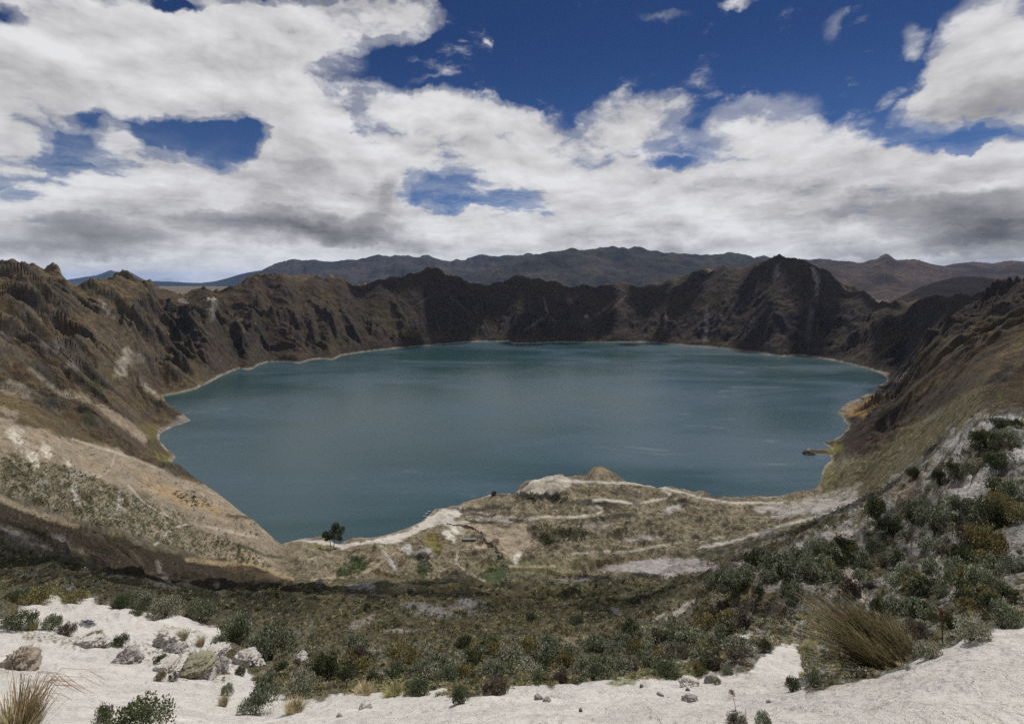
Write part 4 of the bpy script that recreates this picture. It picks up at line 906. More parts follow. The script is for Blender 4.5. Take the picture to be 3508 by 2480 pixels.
    # --- mineral ring and beaches
    zz = Z - 0
    ring = (1 - ss(zz + 2.0 * w3, 3.0, 7.5)) * (1 - I['ins']) * ss(d, 40, 14) * ss(Y, 1200, 1350)
    ring = ring * (.25 + .75 * ss(w2 + w3 * .6 + .2, -.2, .35))
    put(ring * .8, C3(.23, .21, .185))
    ring2 = (1 - ss(d + 4 * w3, 3, 7)) * (1 - I['ins']) * (Y < 1400) * (Y > 500)
    put(ring2 * .6 * (.3 + .7 * ss(w3 + w2, -.3, .3)), C3(.36, .33, .285))
    put(I['ins'].astype(float) * ss(d, 14, 0), C3(.25, .25, .14))
    put(I['ins'].astype(float) * ss(d, 0, 14), C3(.05, .08, .07))
    # --- white ash of the foreground
    ash = I['ash']
    put(ash, C3(.575, .543, .50))
    put(ash * ss(n2, .05, .4) * .5, C3(.46, .425, .39))
    put(ash * ss(n1 + n3 * .3, .2, .5) * .45, C3(.50, .43, .36))
    put(ash * ss(n3 + n2, .5, .9) * .5, C3(.33, .29, .26))
    put(ash * ss(n4 + n3 * .6, .3, .7) * .35, C3(.36, .325, .29))
    put(ash * ss(-n1 + n2 * .4, .1, .45) * .35, C3(.47, .455, .44))
    green = ash * soft_poly([(480, 2200), (560, 2150), (660, 2165), (800, 2200), (860, 2240), (820, 2300), (760, 2340), (620, 2320), (500, 2290), (440, 2240)], PX, PY, 22, 61)
    put(green * ss(n3 + n2 * .5, -.05, .3) * .6, C3(.20, .19, .13))
    put(green * ss(n3 - n2, .2, .5) * .5, C3(.33, .31, .29))
    g2 = ash * soft_poly([(40, 2140), (150, 2120), (240, 2170), (330, 2190), (300, 2230), (180, 2210), (60, 2180)], PX, PY, 16, 62)
    put(g2 * ss(n3, -.15, .25) * .7, C3(.20, .19, .12))
    fp = np.sqrt(((PX - 297) / 30) ** 2 + ((PY - 2136) / 15) ** 2) + n3 * .8
    put(ss(fp, 1.15, .6) * .85 * ash, C3(.10, .10, .105))
    moss = soft_poly([(2070, 2345), (2110, 2322), (2160, 2316), (2190, 2330), (2180, 2342), (2120, 2350)], PX, PY, 8, 63) * (Y < 12)
    put(moss * .85, C3(.27, .29, .17))
    og = ash * ss(PX, 3150, 3450) * ss(PY, 2330, 2450)
    put(og * ss(n3 + n2 * .5, .12, .45) * .7, C3(.58, .46, .33))
    return np.clip(C, .004, .75)


def ground_material():
    mt = bpy.data.materials.new('ground')
    mt.use_nodes = True
    nt = NT(mt.node_tree)
    at = nt.n('Attribute', attribute_name='tone')
    geo = nt.n('NewGeometry')
    pos = geo.outputs['Position']
    cd = nt.vm('SUBTRACT', pos, (0, 0, CAMZ))
    ln = nt.n('VectorMath', operation='LENGTH')
    nt.l(pos, ln.inputs[0])
    fine = nt.noise(pos, 9.0, 6, .65)
    mid = nt.noise(pos, .55, 8, .65)
    big = nt.noise(pos, .06, 8, .65)
    v = nt.m('ADD', nt.m('MULTIPLY', nt.m('SUBTRACT', mid, .5), 1.5), nt.m('MULTIPLY', nt.m('SUBTRACT', big, .5), 1.5))
    v = nt.m('ADD', v, nt.m('MULTIPLY', nt.m('SUBTRACT', fine, .5), .7))
    lum = nt.n('RGBToBW')
    nt.l(at.outputs['Color'], lum.inputs[0])
    amt = nt.step(lum.outputs[0], .25, .6, 1.0, .28)
    v = nt.m('MULTIPLY_ADD', v, amt, 1.0)
    specks = nt.m('MULTIPLY', nt.step(nt.noise(pos, 30.0, 3, .6), .60, .68), nt.step(lum.outputs[0], .3, .45, 0., .5))
    grit = nt.m('MULTIPLY', nt.m('MULTIPLY', nt.step(nt.noise(pos, 7.0, 4, .7, .6), .56, .70), nt.step(nt.noise(pos, .9, 4, .6), .45, .62)), nt.step(lum.outputs[0], .3, .45, 0., .6))
    v = nt.m('MULTIPLY', v, nt.m('SUBTRACT', 1.0, nt.m('MAXIMUM', nt.m('MULTIPLY', specks, .4), nt.m('MULTIPLY', grit, .5))))
    col = nt.vm('SCALE', at.outputs['Color'], scale=v)
    bs = nt.n('BsdfPrincipled')
    nt.l(col, bs.inputs['Base Color'])
    bs.inputs['Roughness'].default_value = .95
    bs.inputs['Specular IOR Level'].default_value = .08
    b1 = nt.n('Bump')
    b1.inputs['Strength'].default_value = .8
    b1.inputs['Distance'].default_value = .045
    nt.l(fine, b1.inputs['Height'])
    b2 = nt.n('Bump')
    b2.inputs['Strength'].default_value = .6
    b2.inputs['Distance'].default_value = .9
    nt.l(mid, b2.inputs['Height'])
    b3 = nt.n('Bump')
    b3.inputs['Strength'].default_value = .6
    b3.inputs['Distance'].default_value = 7.0
    nt.l(big, b3.inputs['Height'])
    # the coarser bumps belong to the hillsides, not to the ash at one's feet
    far = nt.m('MULTIPLY', nt.step(lum.outputs[0], .3, .55, 1.0, .12), .9)
    nt.l(far, b2.inputs['Strength'])
    nt.l(far, b3.inputs['Strength'])
    crumb = nt.noise(pos, 2.6, 7, .68, .4)
    b4 = nt.n('Bump')
    b4.inputs['Distance'].default_value = .18
    nt.l(nt.step(lum.outputs[0], .3, .5, 0., .8), b4.inputs['Strength'])
    nt.l(crumb, b4.inputs['Height'])
    nt.l(b3.outputs[0], b4.inputs['Normal'])
    nt.l(b4.outputs[0], b2.inputs['Normal'])
    nt.l(b2.outputs[0], b1.inputs['Normal'])
    nt.l(b1.outputs[0], bs.inputs['Normal'])
    out = nt.n('OutputMaterial')
    nt.l(bs.outputs[0], out.inputs[0])
    return mt


LAND, INFO = build_land()
TONE = paint(LAND, INFO)
land = mesh_grid('terrain', LAND, NR, NC, ground_material(), TONE)
land['kind'] = 'structure'
land['label'] = 'crater walls, lake shore and pale ash slope in front'


# first surface met along the ray of a photo pixel
def spot(px, py, ymin=0.0, ymax=1e9):
    u = (px - CX) / F
    c = int(np.clip(np.searchsorted(COLS, u), 1, NC - 1))
    if abs(COLS[c - 1] - u) < abs(COLS[c] - u):
        c -= 1
    pyc = INFO['PY'][:, c]
    ok = np.where((ROWS >= max(YN, ymin)) & (ROWS <= ymax))[0]
    hit = ok[pyc[ok] <= py]
    if len(hit) == 0:
        i = ok[-1]
    else:
        i = hit[0]
    f = 0.0
    if i > ok[0] and pyc[i - 1] > py:
        f = (pyc[i - 1] - py) / (pyc[i - 1] - pyc[i])
        p = LAND[i - 1, c] * (1 - f) + LAND[i, c] * f
    else:
        p = LAND[i, c]
    p = p.copy()
    p[0] = u * p[1]
    return Vector(p)


def ground_z(x, y):
    u = x / max(y, YN)
    c = int(np.clip(np.searchsorted(COLS, u), 1, NC - 1))
    r = int(np.clip(np.searchsorted(ROWS, y), 1, NR - 1))
    return float(LAND[r, c, 2])


# ------------------------------------------------------------------ lake
def build_lake():
    mt = bpy.data.materials.new('lake_water')
    mt.use_nodes = True
    nt = NT(mt.node_tree)
    geo = nt.n('NewGeometry')
    pos = geo.outputs['Position']
    st = nt.n('Mapping')
    nt.l(pos, st.inputs[0])
    st.inputs['Rotation'].default_value = (0, 0, radians(-14))
    st.inputs['Scale'].default_value = (.55, 1.35, 1)
    wind = nt.noise(st.outputs[0], .0022, 6, .6, .6)
    streak = nt.noise(st.outputs[0], .0075, 8, .72, 1.2)
    small = nt.noise(pos, .22, 4, .6)
    tiny = nt.noise(pos, 1.1, 3, .6)
    bs = nt.n('BsdfPrincipled')
    calm = nt.step(wind, .36, .66)
    gust = nt.m('MULTIPLY', nt.step(streak, .55, .68), nt.step(wind, .40, .58))
    col = nt.mix(calm, (.020, .050, .054), (.044, .077, .096))  # lighter patches: sheen put into the water colour
    col = nt.mix(nt.m('MULTIPLY', gust, .38), col, (.11, .15, .16))
    nt.l(col, bs.inputs['Base Color'])
    nt.l(nt.m('ADD', nt.m('MULTIPLY_ADD', calm, .10, .20), nt.m('MULTIPLY', gust, .12)), bs.inputs['Roughness'])
    bs.inputs['IOR'].default_value = 1.333
    b = nt.n('Bump')
    b.inputs['Distance'].default_value = .35
    b.inputs['Strength'].default_value = .6
    nt.l(small, b.inputs['Height'])
    b2 = nt.n('Bump')
    b2.inputs['Distance'].default_value = .07
    b2.inputs['Strength'].default_value = .7
    nt.l(tiny, b2.inputs['Height'])
    nt.l(b.outputs[0], b2.inputs['Normal'])
    nt.l(b2.outputs[0], bs.inputs['Normal'])
    out = nt.n('OutputMaterial')
    nt.l(bs.outputs[0], out.inputs[0])
    me = bpy.data.meshes.new('water')
    xs = np.linspace(-1700, 1900, 30)
    ys = np.linspace(560, 3500, 30)
    v = [(x, y, 0.0) for y in ys for x in xs]
    f = [(j * 30 + i, j * 30 + i + 1, j * 30 + i + 31, j * 30 + i + 30) for j in range(29) for i in range(29)]
    me.from_pydata(v, [], f)
    me.materials.append(mt)
    o = bpy.data.objects.new('water', me)
    COL.objects.link(o)
    o['kind'] = 'structure'
    o['label'] = 'teal crater lake ruffled by gusts of wind'


build_lake()


# ------------------------------------------------------------------ ranges beyond the crater
def range_material(name, tones, scale):
    mt = bpy.data.materials.new(name)
    mt.use_nodes = True
    nt = NT(mt.node_tree)
    geo = nt.n('NewGeometry')
    pos = geo.outputs['Position']
    a = nt.noise(pos, 1 / scale, 8, .62, .4)
    b = nt.noise(pos, 4.5 / scale, 7, .65, .3)
    c = nt.noise(pos, 14 / scale, 5, .65)
    col = nt.mix(nt.step(a, .38, .62), tones[0], tones[1])
    col = nt.mix(nt.m('MULTIPLY', nt.step(b, .50, .66), .8), col, tones[2])
    col = nt.mix(nt.m('MULTIPLY', nt.m('MULTIPLY', nt.step(c, .56, .68), nt.step(a, .45, .6)), .8), col, tones[3])
    bs = nt.n('BsdfPrincipled')
    nt.l(col, bs.inputs['Base Color'])
    bs.inputs['Roughness'].default_value = 1.0
    bs.inputs['Specular IOR Level'].default_value = 0.0
    out = nt.n('OutputMaterial')
    nt.l(bs.outputs[0], out.inputs[0])
    return mt


def mountain_range(ridge, dist, depth, foot, seed, mat, label, rough=1.0, nx=420, ny=130):
    """a chain of hills: crest line from the photograph at `dist` metres, slopes down to `foot` in front and behind"""
    r = np.array(ridge, float)
    px = np.linspace(r[0, 0], r[-1, 0], nx)
    crest = np.interp(px, r[:, 0], r[:, 1])
    t = np.linspace(-1.0, .8, ny)
    U = (px - CX) / F
    T, UU = np.meshgrid(t, U, indexing='ij')
    Yd = dist + T * depth
    X = UU * dist * (1 + .25 * (Yd / dist - 1)) + (Yd - dist) * UU * .75
    zc = CAMZ + (HY - crest) / F * dist
    prof = np.where(T < 0, 1 - ss(-T, 0, 1.05) * .55 - .45 * (-T), 1 - ss(T, 0, .85))
    prof = np.clip(prof, 0, 1)
    Z = foot + (zc[None] - foot) * prof
    s = depth / 3.2
    n = fbm(X / s, Yd / s, 6, seed, .52)
    rid = 1 - np.abs(fbm(X / (s * .8) + 7, Yd / (s * 1.4), 4, seed + 40)) * 2.6
    hgt = (zc[None] - foot)
    away = ss(np.abs(T), .0, .12)
    Z = Z + hgt * rough * (n * .30 + rid * .10) * away * ss(prof, 0, .25)
    Z = Z + hgt * rough * .018 * fbm(X / (s * .12), Yd / (s * .12), 4, seed + 9)
    o = mesh_grid('mountains', np.stack([X, Yd, Z], -1), ny, nx, mat)
    o['kind'] = 'structure'
    o['label'] = label
    return o


M_BLUE = range_material('far_range', [(.03, .035, .035), (.04, .045, .04), (.03, .03, .03), (.06, .055, .05)], 2600)
M_MID = range_material('mid_range', [(.040, .038, .034), (.066, .056, .044), (.032, .032, .027), (.12, .10, .078)], 1500)
M_FIELD = range_material('field_range', [(.05, .040, .034), (.09, .066, .05), (.042, .036, .03), (.22, .17, .135)], 900)
M_DARK = range_material('dark_hill', [(.030, .025, .022), (.042, .033, .027), (.025, .022, .02), (.06, .045, .035)], 600)

mountain_range([(-400, 985), (100, 980), (240, 958), (290, 950), (330, 945), (360, 935), (378, 928), (395, 931), (412, 934), (428, 930), (450, 936), (468, 945), (500, 962), (540, 972), (640, 975), (740, 978), (900, 985)], 42000, 9000, -200, 501, M_BLUE, 'farthest blue range on the horizon', .5)
mountain_range([(480, 975), (520, 964), (600, 967), (690, 970), (740, 964), (790, 950), (830, 938), (880, 929), (940, 925), (1010, 915), (1100, 900), (1300, 930), (1500, 960)], 30000, 7000, -300, 511, M_BLUE, 'blue hills fading behind the left rim', .5)
mountain_range([(820, 960), (870, 945), (905, 925), (940, 908), (975, 897), (1005, 893), (1040, 897), (1078, 893), (1110, 895), (1140, 897), (1170, 893), (1200, 892), (1250, 891), (1280, 887), (1320, 890), (1350, 882), (1385, 879), (1410, 882), (1440, 886), (1465, 879), (1490, 884), (1515, 892), (1545, 895), (1560, 890),
                (1590, 894), (1615, 893), (1640, 881), (1670, 884), (1710, 886), (1740, 877), (1790, 875), (1840, 880), (1900, 890), (2000, 900), (2200, 920)], 21000, 6500, -300, 521, M_MID, 'grey blue serrated mountains behind the far rim', .8)
mountain_range([(1500, 990), (1600, 955), (1680, 920), (1740, 900), (1800, 882), (1850, 873), (1900, 863), (1945, 858), (1985, 863), (2020, 862), (2060, 859), (2120, 860), (2200, 860), (2240, 866), (2300, 870), (2360, 876), (2420, 883), (2500, 886), (2560, 889), (2620, 887), (2700, 892), (2790, 893), (2830, 894), (2880, 904), (2960, 915), (3100, 930)], 16000, 6500, -300, 531, M_MID, 'broad dark mountain under low cloud', .9)
mountain_range([(2560, 930), (2700, 915), (2840, 910), (2920, 906), (2980, 900), (3005, 897), (3020, 890), (3036, 885), (3052, 891), (3068, 898), (3100, 899), (3140, 896), (3170, 901), (3230, 912), (3262, 905), (3300, 900), (3330, 898), (3370, 902), (3400, 903), (3440, 896), (3480, 894), (3530, 899), (3700, 905), (4100, 940)], 13000, 6500, -400, 541, M_FIELD, 'brown hills with pale fields beyond the right rim', .8)
mountain_range([(3020, 1050), (3090, 1015), (3150, 985), (3200, 968), (3260, 955), (3310, 949), (3370, 950), (3420, 958), (3470, 970), (3530, 985), (3620, 1000), (3800, 1040)], 5600, 1500, -50, 551, M_DARK, 'dark rounded hill just outside the right rim', .45)


# ------------------------------------------------------------------ air
def build_haze():
    import bmesh
    bm = bmesh.new()
    bmesh.ops.create_cube(bm, size=1.0)
    me = bpy.data.meshes.new('haze')
    bm.to_mesh(me)
    bm.free()
    mt = bpy.data.materials.new('haze')
    mt.use_nodes = True
    nt = NT(mt.node_tree)
    pv = nt.n('VolumePrincipled')
    pv.inputs['Color'].default_value = (.30, .52, 1.0, 1)
    pv.inputs['Density'].default_value = HAZE
    pv.inputs['Anisotropy'].default_value = .1
    out = nt.n('OutputMaterial')
    nt.l(pv.outputs[0], out.inputs['Volume'])
    mt.cycles.homogeneous_volume = True
    mt.cycles.volume_sampling = 'DISTANCE'
    me.materials.append(mt)
    o = bpy.data.objects.new('haze', me)
    COL.objects.link(o)
    lo, hi = -700.0, 1480.0
    o.scale = (190000, 130000, hi - lo)
    o.location = (0, 20000, (lo + hi) / 2)
    o['kind'] = 'stuff'
    o['label'] = 'thin blue haze over the distance'
    return o


HAZE = 0.7e-5
build_haze()


# ------------------------------------------------------------------ cumulus out of view, placed for the shade cast on the crater
def cloud_material():
    mt = bpy.data.materials.new('cloud')
    mt.use_nodes = True
    nt = NT(mt.node_tree)
    df = nt.n('BsdfDiffuse')
    df.inputs[0].default_value = (.86, .86, .88, 1)
    tl = nt.n('BsdfTranslucent')
    tl.inputs[0].default_value = (.8, .8, .82, 1)
    mx = nt.n('MixShader')
    mx.inputs[0].default_value = .35
    nt.l(df.outputs[0], mx.inputs[1])
    nt.l(tl.outputs[0], mx.inputs[2])
    out = nt.n('OutputMaterial')
    nt.l(mx.outputs[0], out.inputs[0])
    return mt


M_CLOUD = cloud_material()


def cumulus(cx, cy, cz, rx, ry, n, seed, label):
    """a heap of billows on a flat base, hanging in the sky so that its shade falls round (cx, cy)"""
    import bmesh
    rnd = random.Random(seed)
    t = cz / SUNV[2]
    ox, oy = cx + SUNV[0] * t, cy + SUNV[1] * t
    bm = bmesh.new()
    for i in range(n):
        a = rnd.uniform(0, 2 * pi)
        r = sqrt(rnd.random())
        s = (.32 - .19 * r) * min(rx, ry) * rnd.uniform(.7, 1.3)
        g = bmesh.ops.create_icosphere(bm, subdivisions=3, radius=1.0)
        for v in g['verts']:
            k = 1 + .22 * sin(v.co.x * 5 + i) * sin(v.co.y * 6 + 2 * i) * sin(v.co.z * 5 + i)
            z = v.co.z * k * .6
            v.co = (r * cos(a) * rx + v.co.x * k * s, r * sin(a) * ry + v.co.y * k * s, max(z, -.12) * s)
    me = bpy.data.meshes.new('cloud')
    bm.to_mesh(me)
    bm.free()
    for p in me.polygons:
        p.use_smooth = True
    me.materials.append(M_CLOUD)
    o = bpy.data.objects.new('cloud', me)
    COL.objects.link(o)
    o.location = (ox, oy, CAMZ + cz)
    o['kind'] = 'structure'
    o['label'] = label


cumulus(-100, 3720, 4300, 1550, 600, 64, 3, 'wide unseen cloud placed to shade the far rim')
cumulus(1800, 3120, 4300, 560, 430, 34, 13, 'unseen cloud placed to shade the tallest peak of the rim')
cumulus(1960, 1700, 4300, 540, 850, 48, 5, 'unseen cloud placed to shade the right crater wall')
cumulus(-130, 185, 2300, 215, 140, 24, 8, 'small unseen cloud placed to shade the left of the near slope')
cumulus(100, 150, 2300, 170, 95, 16, 18, 'small unseen cloud placed to shade the middle of the near slope')


# ------------------------------------------------------------------ plants
RNG = np.random.default_rng(11)


def mesh_arrays(name, V, Q, mat, tone=None):
    me = bpy.data.meshes.new(name)
    V = np.asarray(V, np.float32).reshape(-1, 3)
    Q = np.asarray(Q, np.int32)
    k = Q.shape[1]
    me.vertices.add(len(V))
    me.vertices.foreach_set('co', V.reshape(-1))
    me.loops.add(Q.size)
    me.polygons.add(len(Q))
    me.loops.foreach_set('vertex_index', np.ascontiguousarray(Q.reshape(-1)))
    me.polygons.foreach_set('loop_start', np.arange(0, Q.size, k, dtype=np.int32))
    try:
        me.polygons.foreach_set('loop_total', np.full(len(Q), k, dtype=np.int32))
    except Exception:
        pass
    me.update(calc_edges=True)
    if tone is not None:
        at = me.color_attributes.new('tone', 'FLOAT_COLOR', 'POINT')
        c = np.ones((len(V), 4), np.float32)
        c[:, :3] = tone
        at.data.foreach_set('color', c.reshape(-1))
    me.materials.append(mat)
    return me


def leaf_material(name, trans=.25, rough=.6, spec=.25):
    mt = bpy.data.materials.new(name)
    mt.use_nodes = True
    nt = NT(mt.node_tree)
    at = nt.n('Attribute', attribute_name='tone')
    oi = nt.n('ObjectInfo')
    geo = nt.n('NewGeometry')
    v = nt.m('MULTIPLY_ADD', oi.outputs['Random'], .35, .82)
    v = nt.m('ADD', v, nt.m('MULTIPLY', nt.m('SUBTRACT', nt.noise(geo.outputs['Position'], 3.0, 3), .5), .5))
    col = nt.vm('SCALE', at.outputs['Color'], scale=v)
    bs = nt.n('BsdfPrincipled')
    nt.l(col, bs.inputs['Base Color'])
    bs.inputs['Roughness'].default_value = rough
    bs.inputs['Specular IOR Level'].default_value = spec
    tl = nt.n('BsdfTranslucent')
    nt.l(col, tl.inputs[0])
    mx = nt.n('MixShader')
    mx.inputs[0].default_value = trans
    nt.l(bs.outputs[0], mx.inputs[1])
    nt.l(tl.outputs[0], mx.inputs[2])
    out = nt.n('OutputMaterial')
    nt.l(mx.outputs[0], out.inputs[0])
    return mt


M_LEAF = leaf_material('leaves')
M_GRASS = leaf_material('grass_blades', .3, .55, .3)
M_TWIG = leaf_material('twigs', .0, .9, .1)

PAL = {   # leaf colours: (main, second, share of second, accent, share of accent)
    'grey': ((0.149, 0.171, 0.108), (0.340, 0.355, 0.249), .38, (0.085, 0.103, 0.050), .25),
    'silver': ((0.222, 0.233, 0.163), (0.471, 0.458, 0.347), .5, (0.105, 0.113, 0.066), .2),
    'dark': ((0.069, 0.087, 0.040), (0.130, 0.141, 0.074), .35, (0.037, 0.047, 0.024), .3),
    'green': ((.085, .108, .050), (.130, .150, .078), .4, (.050, .062, .030), .25),
    'olive': ((0.190, 0.173, 0.074), (0.314, 0.264, 0.116), .4, (0.099, 0.099, 0.049), .25),
    'brown': ((.120, .100, .076), (.195, .165, .125), .4, (.062, .052, .040), .3),
    'yellow': ((0.314, 0.281, 0.099), (0.495, 0.429, 0.198), .4, (0.148, 0.165, 0.074), .3),
    'straw': ((0.412, 0.330, 0.190), (0.594, 0.495, 0.314), .4, (0.214, 0.190, 0.099), .3),
    'tuss': ((0.150, 0.133, 0.061), (0.272, 0.230, 0.119), .35, (0.085, 0.071, 0.044), .35),
    'red': ((.085, .115, .05), (.16, .185, .09), .35, (.17, .11, .08), .12),
}


def tones(n, kind, rng, per=1):
    a, b, sb, c, sc = PAL[kind]
    r = rng.random(n)
    col = np.where((r < sb)[:, None], np.array(b), np.where((r > 1 - sc)[:, None], np.array(c), np.array(a)))
    col = col * rng.uniform(.8, 1.25, (n, 1))
    return np.repeat(col, per, 0)


def leaf_cloud(rng, n, clumps, kind, size, flat=.75, core=.55):
    """n leaves gathered round `clumps` branch ends of a low dome of unit half width"""
    a = rng.uniform(0, 2 * pi, clumps)
    r = np.sqrt(rng.random(clumps)) * .78
    cz = flat * np.sqrt(np.maximum(1 - r * r, 0)) * rng.uniform(.55, 1.05, clumps)
    cen = np.stack([r * np.cos(a), r * np.sin(a), cz], 1)
    cr = rng.uniform(.16, .34, clumps)
    k = rng.integers(0, clumps, n)
    d = rng.normal(size=(n, 3))
    d /= np.linalg.norm(d, axis=1)[:, None]
    rad = cr[k] * (core + (1 - core) * rng.random(n))
    P = cen[k] + d * rad[:, None] * np.array([1, 1, .85])
    low = rng.random(n) < .22
    P[low, 2] *= rng.random(low.sum())
    P[:, 2] = np.maximum(P[:, 2], .01)
    # each leaf: a folded lozenge
    out = d * .7 + P * .5 + np.array([0, 0, .35]) + rng.normal(size=(n, 3)) * .55
    out /= np.linalg.norm(out, axis=1)[:, None]
    side = np.cross(out, rng.normal(size=(n, 3)))
    side /= np.linalg.norm(side, axis=1)[:, None] + 1e-9
    up = np.cross(side, out)
    L = size * rng.uniform(.6, 1.4, n)[:, None]
    W = L * rng.uniform(.28, .48, n)[:, None]
    V = np.stack([P, P + out * L * .55 + side * W + up * W * .5, P + out * L, P + out * L * .55 - side * W + up * W * .5], 1)
    t = tones(n, kind, rng)
    t = t * (rng.uniform(.75, 1.25, clumps)[k])[:, None]
    return V.reshape(-1, 3), np.arange(n * 4).reshape(-1, 4), np.repeat(t, 4, 0)


def tube(pts, r0, r1, sides=4):
    """a tapering twig through pts"""
    pts = np.asarray(pts, float)
    n = len(pts)
    V = []
    for i in range(n):
        t = pts[min(i + 1, n - 1)] - pts[max(i - 1, 0)]
        t /= np.linalg.norm(t) + 1e-9
        s = np.cross(t, [.3, .7, .2])
        s /= np.linalg.norm(s) + 1e-9
        u = np.cross(t, s)
        r = r0 + (r1 - r0) * i / max(n - 1, 1)
        for k in range(sides):
            a = 2 * pi * k / sides
            V.append(pts[i] + (s * cos(a) + u * sin(a)) * r)
    Q = [(i * sides + k, i * sides + (k + 1) % sides, (i + 1) * sides + (k + 1) % sides, (i + 1) * sides + k) for i in range(n - 1) for k in range(sides)]
    return np.array(V), np.array(Q)


def join(parts):
    V, Q, T = [], [], []
    o = 0
    for v, q, t in parts:
        V.append(v)
        Q.append(np.asarray(q) + o)
        T.append(np.broadcast_to(t, (len(v), 3)))
        o += len(v)
    return np.concatenate(V), np.concatenate(Q), np.concatenate(T)


def twigs(rng, n, col, r=.018, reach=.85, flat=.75):
    parts = []
    for i in range(n):
        a = rng.uniform(0, 2 * pi)
        e = rng.uniform(.25, 1.0)
        tip = np.array([cos(a) * e * reach, sin(a) * e * reach, flat * sqrt(max(1 - e * e, .05)) * .9])
        mid = tip * .5 + np.array([0, 0, .06]) + rng.normal(size=3) * .05
        v, q = tube([(0, 0, -.12), mid * .6, mid * 1.1, tip], r, r * .3)
        parts.append((v, q, np.array(col) * rng.uniform(.7, 1.3)))
    return join(parts)


def blades(rng, n, kind, height=1.0, spread=.6, width=.012, lean=(0, 0), base=.12, droop=.5, segs=4):
    """a tussock of n bending blades"""
    a = rng.uniform(0, 2 * pi, n)
    br = base * np.sqrt(rng.random(n))
    root = np.stack([br * np.cos(a), br * np.sin(a), np.full(n, -.05)], 1)
    h = height * rng.uniform(.45, 1.0, n)
    out = spread * rng.uniform(.1, 1.0, n) * height
    b = a + rng.normal(size=n) * .5
    dirx = np.cos(b) * out + lean[0] * h
    diry = np.sin(b) * out + lean[1] * h
    V = np.empty((n, segs + 1, 2, 3))
    w = width * rng.uniform(.6, 1.3, n)
    sx, sy = -np.sin(b), np.cos(b)
    for i in range(segs + 1):
        t = i / segs
        x = root[:, 0] + dirx * (t * (1 - droop) + droop * t * t)
        y = root[:, 1] + diry * (t * (1 - droop) + droop * t * t)
        z = root[:, 2] + h * (t - droop * .38 * t * t * (out / height + .3))
        ww = w * (1 - t) ** .6 + .0008
        V[:, i, 0] = np.stack([x - sx * ww, y - sy * ww, z], 1)
        V[:, i, 1] = np.stack([x + sx * ww, y + sy * ww, z], 1)
    m = (segs + 1) * 2
    q = np.array([(2 * i, 2 * i + 1, 2 * i + 3, 2 * i + 2) for i in range(segs)])
    Q = (np.arange(n) * m)[:, None, None] + q[None]
    return V.reshape(-1, 3), Q.reshape(-1, 4), tones(n, kind, rng, m)


VARIANTS = {}


def shrub_meshes(kind, lod, k):
    """foliage and stem meshes of one shrub form, made once and shared"""
    key = (kind, lod, k)
    if key not in VARIANTS:
        rng = np.random.default_rng(sum(map(ord, kind)) * 7 + lod * 131 + k * 17)
        n, cl, sz = {0: (3400, 34, .070), 1: (900, 18, .12), 2: (230, 11, .22)}[lod]
        flat = [.75, .62, .9][k % 3]
        if kind in ('straw', 'yellow'):
            V, Q, T = blades(rng, {0: 420, 1: 170, 2: 70}[lod], kind, .95, .75, {0: .014, 1: .03, 2: .06}[lod], base=.4, droop=.4)
            fm = mesh_arrays('blades', V, Q, M_GRASS, T)
            sm = None
        else:
            V, Q, T = leaf_cloud(rng, n, cl, kind, sz, flat)
            fm = mesh_arrays('foliage', V, Q, M_LEAF, T)
            sm = None
            if lod == 0:
                V, Q, T = twigs(rng, 26, (.12, .09, .065), flat=flat)
                sm = mesh_arrays('stems', V, Q, M_TWIG, T)
        VARIANTS[key] = (fm, sm)
    return VARIANTS[key]


def dress(o, label=None, cat=None, group=None):
    if label:
        o['label'] = label
    if cat:
        o['category'] = cat
    if group:
        o['group'] = group
    return o


KINDNAME = {'straw': 'grass_tussock', 'yellow': 'grass_tussock'}


def shrub(px, py, w, h, kind, label, group, lod=None, rnd=random.Random(5), at=None):
    """a bush whose foot stands where photo pixel (px, py) meets the ground, w by h photo pixels"""
    p = at if at is not None else spot(px, py)
    m = p.y / F
    if 1150 < px < 2560 and 2190 < py < 2430:
        h *= .76
    hw, hh = w * m / 2, h * m
    if lod is None:
        lod = 0 if w > 36 else (1 if w > 16 else 2)
    k = rnd.randrange(3)
    fm, sm = shrub_meshes(kind, lod, k)
    name = KINDNAME.get(kind, 'shrub')
    cat = 'grass' if name == 'grass_tussock' else 'shrub'
    flat = [.75, .62, .9][k % 3] if cat == 'shrub' else .8
    sc = (hw * .95, hw * .95, hh / (flat * 1.2))
    rot = rnd.uniform(0, 2 * pi)
    if sm is not None:
        r = bpy.data.objects.new(name, None)
        r.empty_display_size = .1
        COL.objects.link(r)
        for nm, me in (('foliage', fm), ('stems', sm)):
            c = bpy.data.objects.new(nm, me)
            COL.objects.link(c)
            c.parent = r
    else:
        r = bpy.data.objects.new(name, fm)
        COL.objects.link(r)
    r.location = (p.x, p.y + hw * .3, ground_z(p.x, p.y + hw * .3) * .5 + p.z * .5 - hh * .06)
    r.scale = sc
    r.rotation_euler = (0, 0, rot)
    dress(r, label, cat, group)
    return r


